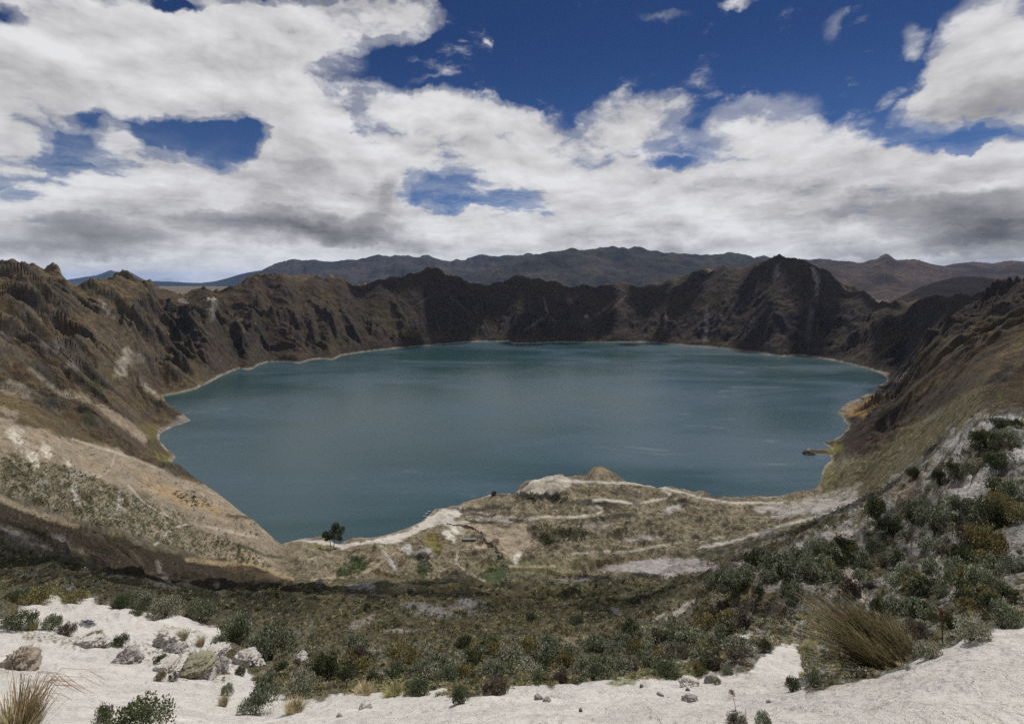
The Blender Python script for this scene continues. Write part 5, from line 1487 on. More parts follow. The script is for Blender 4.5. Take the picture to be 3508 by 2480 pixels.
G_ASH = 'plants along the pale ash ground'
G_BOWL = 'bushes at the head of the near slope'
G_HILL = 'bushes on the right hillside'
FRONT = [
    (915, 2262, 175, 125, 'grey', 'largest grey green shrub at the right end of the left ash shelf', G_ASH),
    (800, 2196, 125, 98, 'grey', 'grey green shrub just left of the largest one on the shelf edge', G_ASH),
    (672, 2126, 112, 62, 'grey', 'long grey shrub in the middle of the row behind the ash shelf', G_ASH),
    (556, 2118, 116, 66, 'silver', 'pale silvery shrub with dark underside behind the ash shelf', G_ASH),
    (482, 2080, 84, 56, 'silver', 'small silvery bush at the left end of the row behind the shelf', G_ASH),
    (412, 2086, 90, 56, 'green', 'fresh green bush beside the silvery one behind the shelf', G_ASH),
    (468, 2104, 62, 26, 'green', 'low bright green plant in front of the silvery bush', G_ASH),
    (240, 2066, 96, 34, 'olive', 'low olive green bush above the left ash shelf', G_ASH),
    (120, 2062, 120, 48, 'olive', 'wide yellowish bush at the far left behind the shelf', G_ASH),
    (40, 2062, 80, 40, 'green', 'green bush at the left picture edge behind the shelf', G_ASH),
    (42, 2160, 120, 58, 'green', 'green clump above the brown boulder on the left', G_ASH),
    (105, 2158, 60, 40, 'yellow', 'pale grass clump right of the boulder top', G_ASH),
    (165, 2156, 74, 46, 'grey', 'thin grey plant between the boulder and the fire patch', G_ASH),
    (221, 2176, 62, 44, 'brown', 'brown tuft left of the dark fire patch', G_ASH),
    (308, 2194, 70, 26, 'olive', 'low olive cushion on the low rock below the fire patch', G_ASH),
    (406, 2214, 58, 38, 'dark', 'dark green bush on the grey slab rock', G_ASH),
    (364, 2220, 36, 18, 'grey', 'little grey plant at the foot of the dark green bush', G_ASH),
    (684, 2212, 48, 40, 'straw', 'upright straw tussock on the rocky ledge', G_ASH),
    (612, 2196, 84, 36, 'straw', 'wide straw grass behind the pale lumpy rock', G_ASH),
    (745, 2220, 64, 38, 'grey', 'grey green bush below the largest shrub, beside the tussock', G_ASH),
    (546, 2274, 56, 28, 'green', 'green plant in the hollow of the rocks', G_ASH),
    (545, 2332, 42, 36, 'olive', 'olive plant under the mossy mound, left one', G_ASH),
    (588, 2332, 36, 28, 'brown', 'small brown plant under the mossy mound', G_ASH),
    (776, 2382, 48, 42, 'grey', 'round grey bush alone on the crumbling bank', G_ASH),
    (760, 2418, 60, 42, 'straw', 'straw clump below the round grey bush', G_ASH),
    (905, 2402, 116, 82, 'grey', 'broad grey shrub in the gap of the ash, left of the pair', G_ASH),
    (1026, 2386, 122, 86, 'silver', 'broad silvery shrub in the gap of the ash, right of the pair', G_ASH),
    (862, 2448, 124, 50, 'grey', 'flat grey cushion lying on the ash below the pair of shrubs', G_ASH),
    (1000, 2446, 120, 46, 'straw', 'dry grass spilling over the ash below the pair of shrubs', G_ASH),
    (900, 2330, 26, 36, 'straw', 'tiny straw tuft on the yellow bank', G_ASH),
    (820, 2312, 40, 30, 'green', 'small green plant under the overhanging bank', G_ASH),
    (962, 2300, 46, 30, 'green', 'bright green plant below the largest shrub', G_ASH),
    (1105, 2332, 114, 84, 'dark', 'dark green shrub with white rock behind it', G_ASH),
    (1190, 2330, 90, 52, 'green', 'yellowish green shrub right of the dark green one', G_ASH),
    (1272, 2338, 52, 50, 'dark', 'dark compact bush over the yellow grass', G_ASH),
    (1240, 2382, 110, 46, 'straw', 'yellow grass on the ash rim, left clump', G_ASH),
    (1345, 2386, 110, 44, 'yellow', 'greenish grass on the ash rim, right clump', G_ASH),
    (1430, 2386, 106, 50, 'green', 'green bush hanging on the ash rim at mid picture', G_ASH),
    (1575, 2412, 78, 78, 'green', 'drooping green bush running down into the ash', G_ASH),
    (1697, 2382, 110, 72, 'brown', 'grey brown bush standing on the ash rim', G_ASH),
    (1628, 2350, 48, 36, 'olive', 'olive bush between the drooping and the brown bush', G_BOWL),
    (1530, 2336, 96, 62, 'grey', 'grey bush above the drooping green one', G_BOWL),
    (1682, 2314, 116, 60, 'silver', 'silvery bush above the brown one on the rim', G_BOWL),
    (1440, 2306, 90, 44, 'grey', 'grey bush over the green rim bush', G_BOWL),
    (1360, 2300, 80, 36, 'brown', 'brownish bush left of the pale outcrop', G_BOWL),
    (2066, 2326, 104, 88, 'grey', 'tall grey green bush above the mossy hump', G_BOWL),
    (1994, 2308, 76, 46, 'silver', 'silvery bush left of the tall one', G_BOWL),
    (1922, 2342, 60, 48, 'brown', 'dry brown bush on the rim left of the mossy hump', G_BOWL),
    (1850, 2335, 80, 36, 'green', 'fresh green growth on the rim at mid picture', G_BOWL),
    (2290, 2324, 120, 54, 'green', 'wide green bush behind the rock ledge', G_BOWL),
    (2396, 2308, 60, 46, 'olive', 'olive brown bush right of the wide green one', G_BOWL),
    (2495, 2308, 54, 44, 'grey', 'grey bush beside the yellow bank', G_BOWL),
    (2452, 2346, 50, 28, 'grey', 'low grey plant at the end of the rock ledge', G_BOWL),
    (2624, 2234, 60, 42, 'dark', 'dark bush on the tip of the white tongue', G_BOWL),
    (2506, 2236, 48, 36, 'brown', 'red brown bush on the white patch', G_BOWL),
    (2414, 2218, 50, 30, 'yellow', 'yellow flowering clump left of the white patch', G_BOWL),
    (2484, 2206, 36, 24, 'green', 'green bush at the top of the white patch', G_BOWL),
    (1826, 2268, 56, 36, 'brown', 'purple brown bush at the left of the small pink bank', G_BOWL),
    (2166, 2294, 96, 42, 'brown', 'brown thicket right of the tall grey green bush', G_BOWL),
    (2330, 2252, 96, 54, 'grey', 'grey thicket over the small white patch', G_BOWL),
    (2220, 2240, 90, 40, 'grey', 'grey bush left of the grey thicket', G_BOWL),
    (2100, 2240, 90, 40, 'grey', 'pale grey bush over the tall grey green bush', G_BOWL),
    (1780, 2300, 70, 40, 'grey', 'grey bush right of the silvery one on the slope', G_BOWL),
    (1975, 2140, 64, 26, 'dark', 'dark bush in the hollow of the bowl', G_BOWL),
    (1822, 2128, 48, 22, 'dark', 'dark green round bush at the middle of the bowl', G_BOWL),
    (1590, 2215, 66, 40, 'dark', 'dark thicket left of the brown hollow', G_BOWL),
    (1255, 2090, 30, 24, 'dark', 'dark round bush on the shaded spur', G_BOWL),
    (2722, 2366, 60, 42, 'dark', 'small leafy plant at the foot of the white hump', G_ASH),
    (2795, 2350, 76, 50, 'grey', 'grey plant under the big tussock on the right', G_ASH),
    (3345, 2196, 126, 88, 'silver', 'whitish twiggy shrub above the white hump on the right', G_HILL),
    (3260, 2150, 64, 48, 'dark', 'dark bush left of the whitish twiggy shrub', G_HILL),
    (3205, 2130, 50, 30, 'green', 'green clump behind the big tussock', G_HILL),
    (3470, 2146, 116, 84, 'grey', 'grey green growth at the right edge of the white hump', G_HILL),
    (3165, 2196, 110, 66, 'brown', 'dry flowering plants right of the big tussock', G_HILL),
    (3195, 2256, 96, 52, 'silver', 'silvery low plants on the edge of the white hump', G_HILL),
    (3330, 1838, 116, 92, 'dark', 'dark shrub right of the narrow footpath, lower left of the big dark clump', G_HILL),
    (3405, 1808, 126, 110, 'dark', 'dark shrub at the heart of the big clump', G_HILL),
    (3392, 1905, 136, 100, 'olive', 'olive shrub at the foot of the big dark clump', G_HILL),
    (3312, 1760, 90, 60, 'grey', 'grey shrub at the top left of the big dark clump', G_HILL),
    (3440, 1740, 90, 50, 'olive', 'olive shrub at the top right of the big dark clump', G_HILL),
    (3437, 1464, 84, 34, 'dark', 'dark shrub on the pale crest at the right edge', G_HILL),
    (3398, 1540, 116, 78, 'dark', 'dark round shrub under the pale crest', G_HILL),
    (3470, 1520, 76, 50, 'grey', 'grey shrub under the pale crest by the picture edge', G_HILL),
    (3430, 1604, 106, 52, 'green', 'bright green shrub over the white sandy chute', G_HILL),
    (3340, 1620, 70, 40, 'grey', 'grey bush left of the bright green shrub', G_HILL),
    (3288, 1634, 76, 56, 'dark', 'dark bush left of the sandy chute', G_HILL),
    (3136, 1640, 50, 34, 'dark', 'dark bush alone on the brown bank', G_HILL),
    (3222, 1650, 50, 40, 'dark', 'dark bush between the brown bank and the chute', G_HILL),
    (3220, 1818, 136, 92, 'grey', 'great grey shrub left of the narrow footpath', G_HILL),
    (3137, 1792, 56, 56, 'green', 'bright green shrub left of the great grey one', G_HILL),
    (3180, 1734, 136, 52, 'grey', 'long grey thicket below the brown bank', G_HILL),
    (3010, 1770, 80, 76, 'dark', 'dark shrub on the cut edge above the delta', G_HILL),
    (2800, 1904, 82, 58, 'grey', 'largest grey bush on the pale sandy patch', G_HILL),
    (2886, 1884, 56, 42, 'dark', 'dark bush on the upper right of the pale sandy patch', G_HILL),
    (2697, 1914, 38, 30, 'grey', 'grey bush at the left of the pale sandy patch', G_HILL),
    (2736, 1920, 36, 30, 'dark', 'dark round bush in the pale sandy patch', G_HILL),
    (3010, 1890, 80, 50, 'grey', 'grey bush right of the pale sandy patch', G_HILL),
    (3060, 1835, 100, 50, 'dark', 'dark thicket below the cut edge', G_HILL),
    (3020, 2100, 60, 50, 'dark', 'dark bush at the lower end of the gully path', G_HILL),
    (3130, 1990, 70, 50, 'grey', 'grey bush right of the gully path', G_HILL),
    (3230, 2040, 60, 44, 'grey', 'grey bush by the small white slide', G_HILL),
    (3420, 2030, 110, 70, 'grey', 'grey shrub above the whitish twiggy one', G_HILL),
    (3330, 2080, 100, 56, 'dark', 'dark grey shrub above the whitish twiggy one, to its left', G_HILL),
    (3480, 1960, 90, 60, 'grey', 'grey shrub at the picture edge below the white slope', G_HILL),
]
TAKEN = []
for (a, b, w, h, kind, label, grp) in FRONT:
    shrub(a, b, w, h, kind, label, grp)
    TAKEN.append((a, b - h * .4, w * .4))


def tone_at(px, py):
    p = spot(px, py)
    u = (px - CX) / F
    c = int(np.clip(np.searchsorted(COLS, u), 0, NC - 1))
    r = int(np.clip(np.searchsorted(ROWS, p.y), 0, NR - 1))
    t = TONE[r, c]
    return p, float(t @ np.array([.3, .6, .1])), bool(INFO['ins'][r, c])


# bushes strewn over the slopes: polygon, number, width range in metres, kinds, label, group, brightest ground they grow on
STREWN = [
    ([(3000, 1720), (3150, 1650), (3300, 1540), (3390, 1460), (3508, 1440), (3508, 2100), (3300, 2140), (3000, 2110), (2850, 2070), (2700, 2090), (2560, 2030), (2700, 1900), (2960, 1790)], 80, (.55, 1.5), ['grey', 'grey', 'dark', 'dark', 'olive', 'brown', 'grey'], 'one of the bushes crowding the steep right hillside', 'bushes crowding the right hillside', .2),
    ([(2400, 2030), (2600, 1930), (2760, 1880), (2960, 1860), (2960, 1960), (2700, 1990), (2520, 2030)], 34, (.7, 1.6), ['grey', 'grey', 'dark'], 'one of the round grey bushes dotted over the pale sandy patch', 'bushes dotted over the sandy patch', .5),
    ([(1180, 2230), (1500, 2240), (1900, 2230), (2300, 2150), (2560, 2150), (2560, 2290), (2200, 2310), (1800, 2330), (1400, 2340), (1200, 2310)], 70, (.35, .9), ['grey', 'grey', 'olive', 'brown', 'green', 'silver'], 'one of the low bushes at the top of the near slope', 'low bushes at the top of the near slope', .25),
]
random.seed(21)
BUSH = 0


def pick(poly):
    xs = [p[0] for p in poly]
    ys = [p[1] for p in poly]
    while True:
        x, y = random.uniform(min(xs), max(xs)), random.uniform(min(ys), max(ys))
        if inside(poly, np.array([x]), np.array([y]))[0]:
            return x, y


for (poly, n, (w0, w1), kinds, label, grp, lim) in STREWN:
    made = 0
    for _ in range(n * 6):
        if made >= n:
            break
        x, y = pick(poly)
        if any((x - a) ** 2 + ((y - b) * 1.4) ** 2 < r * r for a, b, r in TAKEN):
            continue
        p, t, wet = tone_at(x, y)
        if t > lim or wet:
            continue
        wm = random.uniform(w0, w1)
        wp = wm / p.y * F
        if wp > 90:
            wm *= 90 / wp
            wp = 90
        shrub(x, y, wp, wp * random.uniform(.55, .8), random.choice(kinds), label, grp, lod=1 if wp > 22 else 2, at=p)
        TAKEN.append((x, y - wp * .3, wp * .42))
        made += 1


# ------------------------------------------------------------------ the uncountable rest
def scrub_mass(name, label, spec, seed, mat):
    """thousands of little bushes as one ground cover: (polygon, tries, width range in photo pixels, kinds, leaves, brightest, darkest ground)"""
    rng = np.random.default_rng(seed)
    random.seed(seed)
    forms = {}
    Vs, Qs, Ts = [], [], []
    o = 0
    for (poly, n, (w0, w1), kinds, leaves, hi, lo, ymin) in spec:
        for _ in range(n):
            x, y = pick(poly)
            p = spot(x, y)
            if p.y < ymin:
                continue
            c = int(np.clip(np.searchsorted(COLS, (x - CX) / F), 0, NC - 1))
            r = int(np.clip(np.searchsorted(ROWS, p.y), 0, NR - 1))
            if INFO['ins'][r, c]:
                continue
            t = TONE[r, c] @ np.array([.3, .6, .1])
            if t > hi or t < lo:
                continue
            kind = random.choice(kinds)
            key = (kind, leaves, random.randrange(4))
            if key not in forms:
                if kind in ('straw', 'yellow') and leaves > 20:
                    forms[key] = blades(rng, leaves, kind, .9, .8, .05, base=.5, droop=.4, segs=2)
                else:
                    forms[key] = leaf_cloud(rng, leaves, max(4, leaves // 8), kind, .42 if leaves < 40 else .30, .7, .5)
            V, Q, T = forms[key]
            w = random.uniform(w0, w1) * random.uniform(.6, 1.0) * p.y / F / 2
            a = random.uniform(0, 2 * pi)
            R = np.array([[cos(a), -sin(a), 0], [sin(a), cos(a), 0], [0, 0, 1]])
            W = (V * w) @ R.T * np.array([1, 1, random.uniform(.7, 1.1)]) + np.array([p.x, p.y, p.z - .05 * w])
            Vs.append(W.astype(np.float32))
            Qs.append(Q + o)
            Ts.append((T * random.uniform(.75, 1.3)).astype(np.float32))
            o += len(V)
    me = mesh_arrays(name, np.concatenate(Vs), np.concatenate(Qs), mat, np.concatenate(Ts))
    ob = bpy.data.objects.new(name, me)
    COL.objects.link(ob)
    ob['kind'] = 'stuff'
    ob['label'] = label
    return ob


P_BOWL = [(0, 1860), (250, 1930), (450, 2000), (760, 2030), (960, 1990), (1050, 2000), (1300, 2040), (1760, 1990), (2200, 1985), (2400, 1960), (2560, 1950), (2500, 2100), (2700, 2100), (2700, 2180), (2560, 2280), (2200, 2320), (1700, 2350), (1400, 2360), (1150, 2340), (1050, 2260), (880, 2130), (600, 2105), (300, 2060), (0, 2060)]
P_EDGE = [(1150, 2352), (1300, 2340), (1700, 2335), (2050, 2312), (2300, 2300), (2440, 2290), (2440, 2312), (2320, 2325), (2060, 2332), (1730, 2362), (1560, 2385), (1400, 2385), (1180, 2385)]
P_CUT = [(2420, 1955), (2700, 1872), (2960, 1765), (3110, 1665), (3060, 1640), (2900, 1725), (2650, 1838), (2420, 1925)]
P_FRONT = [(2680, 2110), (3508, 2080), (3508, 2150), (3420, 2160), (3220, 2240), (3000, 2312), (2790, 2368), (2720, 2300), (2740, 2230), (2640, 2210), (2420, 2300), (2000, 2335), (1700, 2350), (1180, 2370), (1050, 2400), (850, 2330), (1000, 2260), (1500, 2290), (2000, 2280), (2500, 2170)]
P_LEFT = [(440, 2180), (660, 2160), (840, 2230), (900, 2330), (860, 2440), (1150, 2480), (1100, 2380), (820, 2360), (700, 2340), (480, 2300)]
P_HILL = [(2400, 2040), (2600, 1930), (2960, 1780), (3150, 1650), (3300, 1540), (3400, 1450), (3508, 1430), (3508, 2130), (3250, 2180), (2950, 2180), (2700, 2190)]
scrub_mass('scrub', 'low scrub covering the near slope and right hillside', [
    (P_BOWL, 4600, (8, 30), ['grey', 'dark', 'dark', 'olive', 'brown', 'olive', 'dark'], 46, .17, 0, 8),
    (P_BOWL, 1300, (10, 30), ['straw', 'yellow', 'straw'], 30, .30, 0, 8),
    (P_HILL, 1150, (10, 28), ['grey', 'grey', 'dark', 'dark', 'olive', 'brown', 'dark'], 60, .15, 0, 8),
    (P_FRONT, 1300, (12, 40), ['grey', 'olive', 'brown', 'olive', 'grey', 'dark'], 130, .2, 0, 3.2),
    (P_FRONT, 900, (14, 46), ['straw', 'yellow', 'straw', 'brown'], 60, .3, 0, 3.2),
    (P_LEFT, 420, (8, 26), ['straw', 'olive', 'grey', 'green', 'yellow'], 60, .40, 0, 3.2),
    (P_EDGE, 900, (12, 40), ['olive', 'straw', 'grey', 'green', 'yellow'], 70, .5, 0, 3.2),
    (P_CUT, 1300, (6, 16), ['dark', 'olive', 'straw', 'brown'], 24, .4, 0, 90),
    (P_HILL, 700, (10, 26), ['straw', 'brown', 'olive'], 30, .4, 0, 8),
], 31, M_LEAF)
P_DELTA = [(980, 1900), (1300, 1870), (1560, 1760), (1760, 1700), (1900, 1660), (2150, 1650), (2400, 1700), (2700, 1705), (2980, 1670), (2900, 1760), (2600, 1870), (2450, 1930), (2200, 1990), (1760, 1990), (1300, 2040), (1050, 1990)]
P_SPUR = [(0, 1440), (270, 1520), (560, 1620), (800, 1720), (950, 1860), (1000, 1985), (720, 1915), (470, 1840), (150, 1740), (0, 1700)]
P_SCRUBSPUR = [(0, 1560), (240, 1600), (460, 1700), (640, 1800), (860, 1880), (940, 1950), (700, 1905), (470, 1835), (150, 1735), (0, 1690)]
P_BAND = [(0, 1725), (300, 1815), (600, 1900), (960, 1990), (1000, 2040), (700, 2010), (400, 1960), (180, 1880), (0, 1800)]
P_TERR = [(2800, 1690), (2900, 1600), (3050, 1500), (3300, 1370), (3440, 1320), (3440, 1410), (3250, 1540), (3060, 1660), (2900, 1710)]
scrub_mass('undergrowth', 'bushes speckling the delta and the left spur', [
    (P_DELTA, 5200, (4, 11), ['dark', 'olive', 'dark', 'brown', 'dark'], 14, .23, 0, 400),
    (P_DELTA, 300, (4, 9), ['dark', 'olive'], 14, .42, 0, 400),
    (P_SPUR, 300, (7, 17), ['dark', 'dark', 'green'], 20, .5, 0, 120),
    (P_SCRUBSPUR, 2600, (7, 20), ['dark', 'dark', 'olive', 'dark'], 16, .40, 0, 120),
    (P_BAND, 900, (6, 16), ['dark', 'brown', 'dark'], 16, .2, 0, 120),
    (P_TERR, 1500, (4, 9), ['olive', 'dark', 'straw', 'green'], 12, .4, 0, 200),
    ([(1745, 1685), (1950, 1690), (1940, 1714), (1760, 1714)], 150, (8, 18), ['dark'], 20, .6, 0, 400),
    ([(1820, 1800), (2000, 1790), (2010, 1850), (1840, 1865)], 210, (8, 18), ['dark', 'dark', 'olive'], 20, .6, 0, 400),
    ([(1190, 1915), (1260, 1900), (1250, 1955), (1180, 1985), (1150, 1960)], 120, (8, 16), ['green', 'dark'], 20, .6, 0, 400),
    ([(1430, 1895), (1480, 1890), (1480, 1990), (1430, 1980)], 130, (7, 15), ['dark', 'green'], 20, .6, 0, 400),
    ([(1680, 1920), (1740, 1920), (1750, 2000), (1640, 2000)], 140, (7, 15), ['green', 'dark'], 20, .6, 0, 400),
    ([(2390, 1892), (2900, 1772), (2900, 1788), (2420, 1912)], 150, (7, 14), ['dark', 'grey'], 20, .6, 0, 300),
    ([(1850, 1976), (2180, 1970), (2200, 1988), (1900, 1998)], 150, (8, 16), ['dark'], 20, .6, 0, 300),
    ([(1560, 1740), (1750, 1730), (1800, 1790), (1600, 1795)], 90, (5, 11), ['dark', 'brown'], 16, .3, 0, 400),
    ([(590, 1685), (640, 1690), (730, 1720), (720, 1745), (660, 1735), (600, 1705)], 70, (10, 20), ['dark'], 24, .6, 0, 120),
    ([(180, 1340), (330, 1380), (500, 1490), (480, 1520), (300, 1420)], 60, (5, 9), ['dark'], 12, .5, 0, 300),
    ([(0, 1200), (250, 1300), (300, 1480), (0, 1420)], 150, (5, 13), ['dark', 'olive'], 14, .5, 0, 300),
], 37, M_LEAF)


# ------------------------------------------------------------------ rocks
def rock_material(name, a, b, c, scale):
    mt = bpy.data.materials.new(name)
    mt.use_nodes = True
    nt = NT(mt.node_tree)
    tc = nt.n('NewGeometry').outputs['Position']
    n1 = nt.noise(tc, scale, 8, .65, .3)
    n2 = nt.noise(tc, scale * 5, 6, .65)
    st = nt.n('Mapping')
    nt.l(tc, st.inputs[0])
    st.inputs['Scale'].default_value = (1, 1, 5)
    n3 = nt.noise(st.outputs[0], scale * 1.2, 5, .6, .5)
    col = nt.mix(nt.step(n1, .36, .62), a, b)
    col = nt.mix(nt.m('MULTIPLY', nt.step(n3, .54, .68), .7), col, c)
    col = nt.mix(nt.m('MULTIPLY', nt.step(n2, .56, .7), .5), col, c)
    bs = nt.n('BsdfPrincipled')
    nt.l(col, bs.inputs['Base Color'])
    bs.inputs['Roughness'].default_value = .95
    bs.inputs['Specular IOR Level'].default_value = .1
    bp = nt.n('Bump')
    bp.inputs['Strength'].default_value = .8
    bp.inputs['Distance'].default_value = .10 / scale * 1.5
    nt.l(nt.m('ADD', n1, nt.m('MULTIPLY', n2, .4)), bp.inputs['Height'])
    nt.l(bp.outputs[0], bs.inputs['Normal'])
    out = nt.n('OutputMaterial')
    nt.l(bs.outputs[0], out.inputs[0])
    return mt


R_PALE = rock_material('pale_rock', (.42, .39, .35), (.52, .49, .45), (.26, .235, .205), 3.0)
R_GREY = rock_material('grey_rock', (.27, .25, .235), (.38, .355, .33), (.13, .12, .11), 3.0)
R_BROWN = rock_material('brown_rock', (.25, .21, .165), (.34, .29, .235), (.15, .125, .10), 3.0)
R_DARK = rock_material('dark_rock', (.075, .068, .062), (.13, .12, .11), (.04, .036, .034), 1.0)
R_STONE = rock_material('stone', (.14, .105, .08), (.20, .16, .13), (.08, .06, .05), 20.0)
R_MOSS = rock_material('moss', (.21, .20, .135), (.28, .265, .19), (.15, .15, .09), 6.0)


def perlin3(P, seed=0):
    return (perlin(P[:, 0] + 17.3 * P[:, 2], P[:, 1] - 3.1 * P[:, 2], seed) + perlin(P[:, 1] + 9.7 * P[:, 0], P[:, 2] + 5, seed + 1) + perlin(P[:, 2] + 3, P[:, 0] * 1.1 - 8, seed + 2)) / 1.8


def rock_mesh(name, dims, seed, mat, facets=17, rough=.20, sub=5, cap=None):
    import bmesh
    rng = np.random.default_rng(seed)
    bm = bmesh.new()
    bmesh.ops.create_icosphere(bm, subdivisions=sub, radius=1.0)
    P = np.array([v.co[:] for v in bm.verts])
    for _ in range(facets):
        n = rng.normal(size=3)
        n[2] = abs(n[2]) * .8
        n /= np.linalg.norm(n)
        d = rng.uniform(.55, .88)
        over = np.maximum(P @ n - d, 0)
        P = P - over[:, None] * n * .98
    d0 = P / (np.linalg.norm(P, axis=1)[:, None] + 1e-9)
    k = sum(perlin3(P * 1.7 * 2 ** o + seed, seed + o * 5) * .55 ** o for o in range(5))
    k2 = sum(np.abs(perlin3(P * 3.1 * 2 ** o + seed, seed + 40 + o * 5)) * .5 ** o for o in range(4))
    P = P + d0 * (k * rough - k2 * .10)[:, None]
    # bedding ledges
    P[:, :2] *= (1 + .06 * np.sign(np.sin(P[:, 2] * 14 + k * 2)))[:, None]
    P *= np.array(dims)
    for v, p in zip(bm.verts, P):
        v.co = p
    me = bpy.data.meshes.new(name)
    bm.to_mesh(me)
    bm.free()
    for p in me.polygons:
        p.use_smooth = True
    me.materials.append(mat)
    return me


def rock(px, py, w, h, mat, label, group=None, seed=1, moss=False, ymin=0, name='rock', cat='rock', sub=5, deep=.8):
    p = spot(px, py, ymin)
    m = p.y / F
    me = rock_mesh(name, (w * m / 2, w * m / 2 * deep, h * m * .62), seed, mat, sub=sub)
    o = bpy.data.objects.new(name, me)
    COL.objects.link(o)
    hh = w * m / 2 * deep * .5
    o.location = (p.x, p.y + hh, p.z + h * m * .02)
    o.rotation_euler = (0, 0, (seed * 1.7) % 6.28)
    dress(o, label, cat, group)
    if moss:
        k = rock_mesh('moss', (w * m / 2 * .9, w * m / 2 * deep * .9, h * m * .40), seed + 50, R_MOSS, 4, .12)
        c = bpy.data.objects.new('moss', k)
        COL.objects.link(c)
        c.parent = o
        c.location = (.04 * w * m, 0, h * m * .34)
        c['label'] = 'dry green moss cushion on top'
    return o


rock(38, 2292, 128, 116, R_BROWN, 'large brown boulder cut by the left picture edge, shaded face in front', seed=4)
rock(104, 2262, 62, 56, R_GREY, 'crumbling grey rock leaning on the large brown boulder', seed=9)
rock(548, 2214, 124, 66, R_PALE, 'pale lumpy rock with a dark foot in the middle of the ash shelf', seed=12)
rock(292, 2216, 126, 32, R_PALE, 'long low rock below the fire patch', seed=15)
rock(415, 2272, 126, 66, R_GREY, 'smooth grey slab rock left of the rock hollow', seed=21)
rock(560, 2302, 96, 42, R_PALE, 'pale wedge shaped rock beside the mossy mound', seed=25)
rock(664, 2322, 136, 76, R_GREY, 'grey mound with a dry green moss cap', seed=28, moss=True)
rock(588, 2236, 80, 42, R_GREY, 'grey fissured rock right under the pale lumpy one', seed=33)
rock(704, 2254, 130, 40, R_PALE, 'flat pale rock behind the mossy mound', seed=37)
rock(745, 2306, 84, 66, R_GREY, 'crumbling grey bank right of the mossy mound', seed=41)
rock(836, 2276, 130, 56, R_PALE, 'pale overhanging bank under the largest shrub', seed=46)
rock(1030, 2262, 60, 44, R_PALE, 'white split rock left of the dark green shrub', seed=49)
rock(2199, 2354, 19, 19, R_STONE, 'small dark stone by the mossy hump', seed=52, sub=3)
rock(1990, 2438, 19, 15, R_STONE, 'lone brown stone lying on the bare ash at mid picture', seed=55, sub=3)
rock(2372, 2352, 92, 34, R_PALE, 'layered rock ledge jutting from the ash on the right', seed=58)
rock(2366, 2404, 62, 30, R_GREY, 'crumbly clod of rock below the ledge', seed=61)
rock(2358, 2366, 20, 14, R_STONE, 'round stone on top of the crumbly clod', seed=63, sub=3)
rock(1846, 2396, 38, 20, R_GREY, 'half buried stone on the ash, left of two', seed=66)
rock(1874, 2403, 36, 14, R_GREY, 'half buried stone on the ash, right of two', seed=69)
rock(2636, 2406, 20, 12, R_GREY, 'small grey stone on the ash at the lower right', seed=72, sub=3)
rock(2265, 2384, 30, 12, R_GREY, 'flat clod on the ash left of the crumbly one', seed=75)
rock(2440, 2338, 70, 34, R_GREY, 'dark fissured bank at the end of the rock ledge', seed=78)
rock(1160, 2456, 26, 14, R_GREY, 'grey clod on the ash under the yellow grass', seed=81)
rock(1250, 2425, 56, 14, R_PALE, 'thin slab on the ash at the lower left of the middle', seed=84)
rock(3086, 1918, 56, 62, R_DARK, 'dark rock face left of the narrow footpath', seed=87)
rock(2988, 2014, 52, 44, R_DARK, 'dark boulder beside the gully path', seed=90)
rock(3010, 2078, 60, 46, R_DARK, 'dark boulder at the lower gully path', seed=93)
rock(2772, 1558, 44, 22, R_DARK, 'dark rocky islet at the tip of the right spit', seed=96, name='islet', cat='islet')
rock(1693, 1696, 26, 34, R_DARK, 'dark rock stack on the delta shore', seed=99)
rock(1250, 2020, 74, 28, R_GREY, 'grey bare rock face under the delta track', seed=103)
rock(1088, 1998, 40, 16, R_GREY, 'small grey outcrop above the shaded spur', seed=106)
rock(1408, 2036, 44, 40, R_DARK, 'dark rock pinnacle on the edge of the bowl', seed=109)


# ------------------------------------------------------------------ burnt patch
def campfire():
    p = spot(297, 2138)
    rng = np.random.default_rng(5)
    import bmesh
    bm = bmesh.new()
    for i in range(46):
        a, r = rng.uniform(0, 2 * pi), sqrt(rng.random()) * .16
        s = rng.uniform(.008, .022)
        g = bmesh.ops.create_icosphere(bm, subdivisions=1, radius=s)
        st = (rng.uniform(.6, 2.2), rng.uniform(.6, 1.4), rng.uniform(.4, .8))
        for v in g['verts']:
            v.co = (v.co.x * st[0] + r * cos(a), v.co.y * st[1] + r * sin(a), v.co.z * st[2] + .006)
    me = bpy.data.meshes.new('campfire_remains')
    bm.to_mesh(me)
    bm.free()
    me.materials.append(rock_material('charcoal', (.05, .05, .052), (.09, .09, .095), (.25, .25, .26), 25))
    o = bpy.data.objects.new('campfire_remains', me)
    COL.objects.link(o)
    o.location = p
    dress(o, 'charcoal and grey ash of a burnt out fire on the pale shelf', 'campfire')


campfire()


# ------------------------------------------------------------------ big tussocks and single plants in front
def plant_thing(name, label, cat, loc, parts, group=None):
    r = bpy.data.objects.new(name, None)
    r.empty_display_size = .1
    COL.objects.link(r)
    r.location = loc
    for nm, me in parts:
        c = bpy.data.objects.new(nm, me)
        COL.objects.link(c)
        c.parent = r
    dress(r, label, cat, group)
    return r


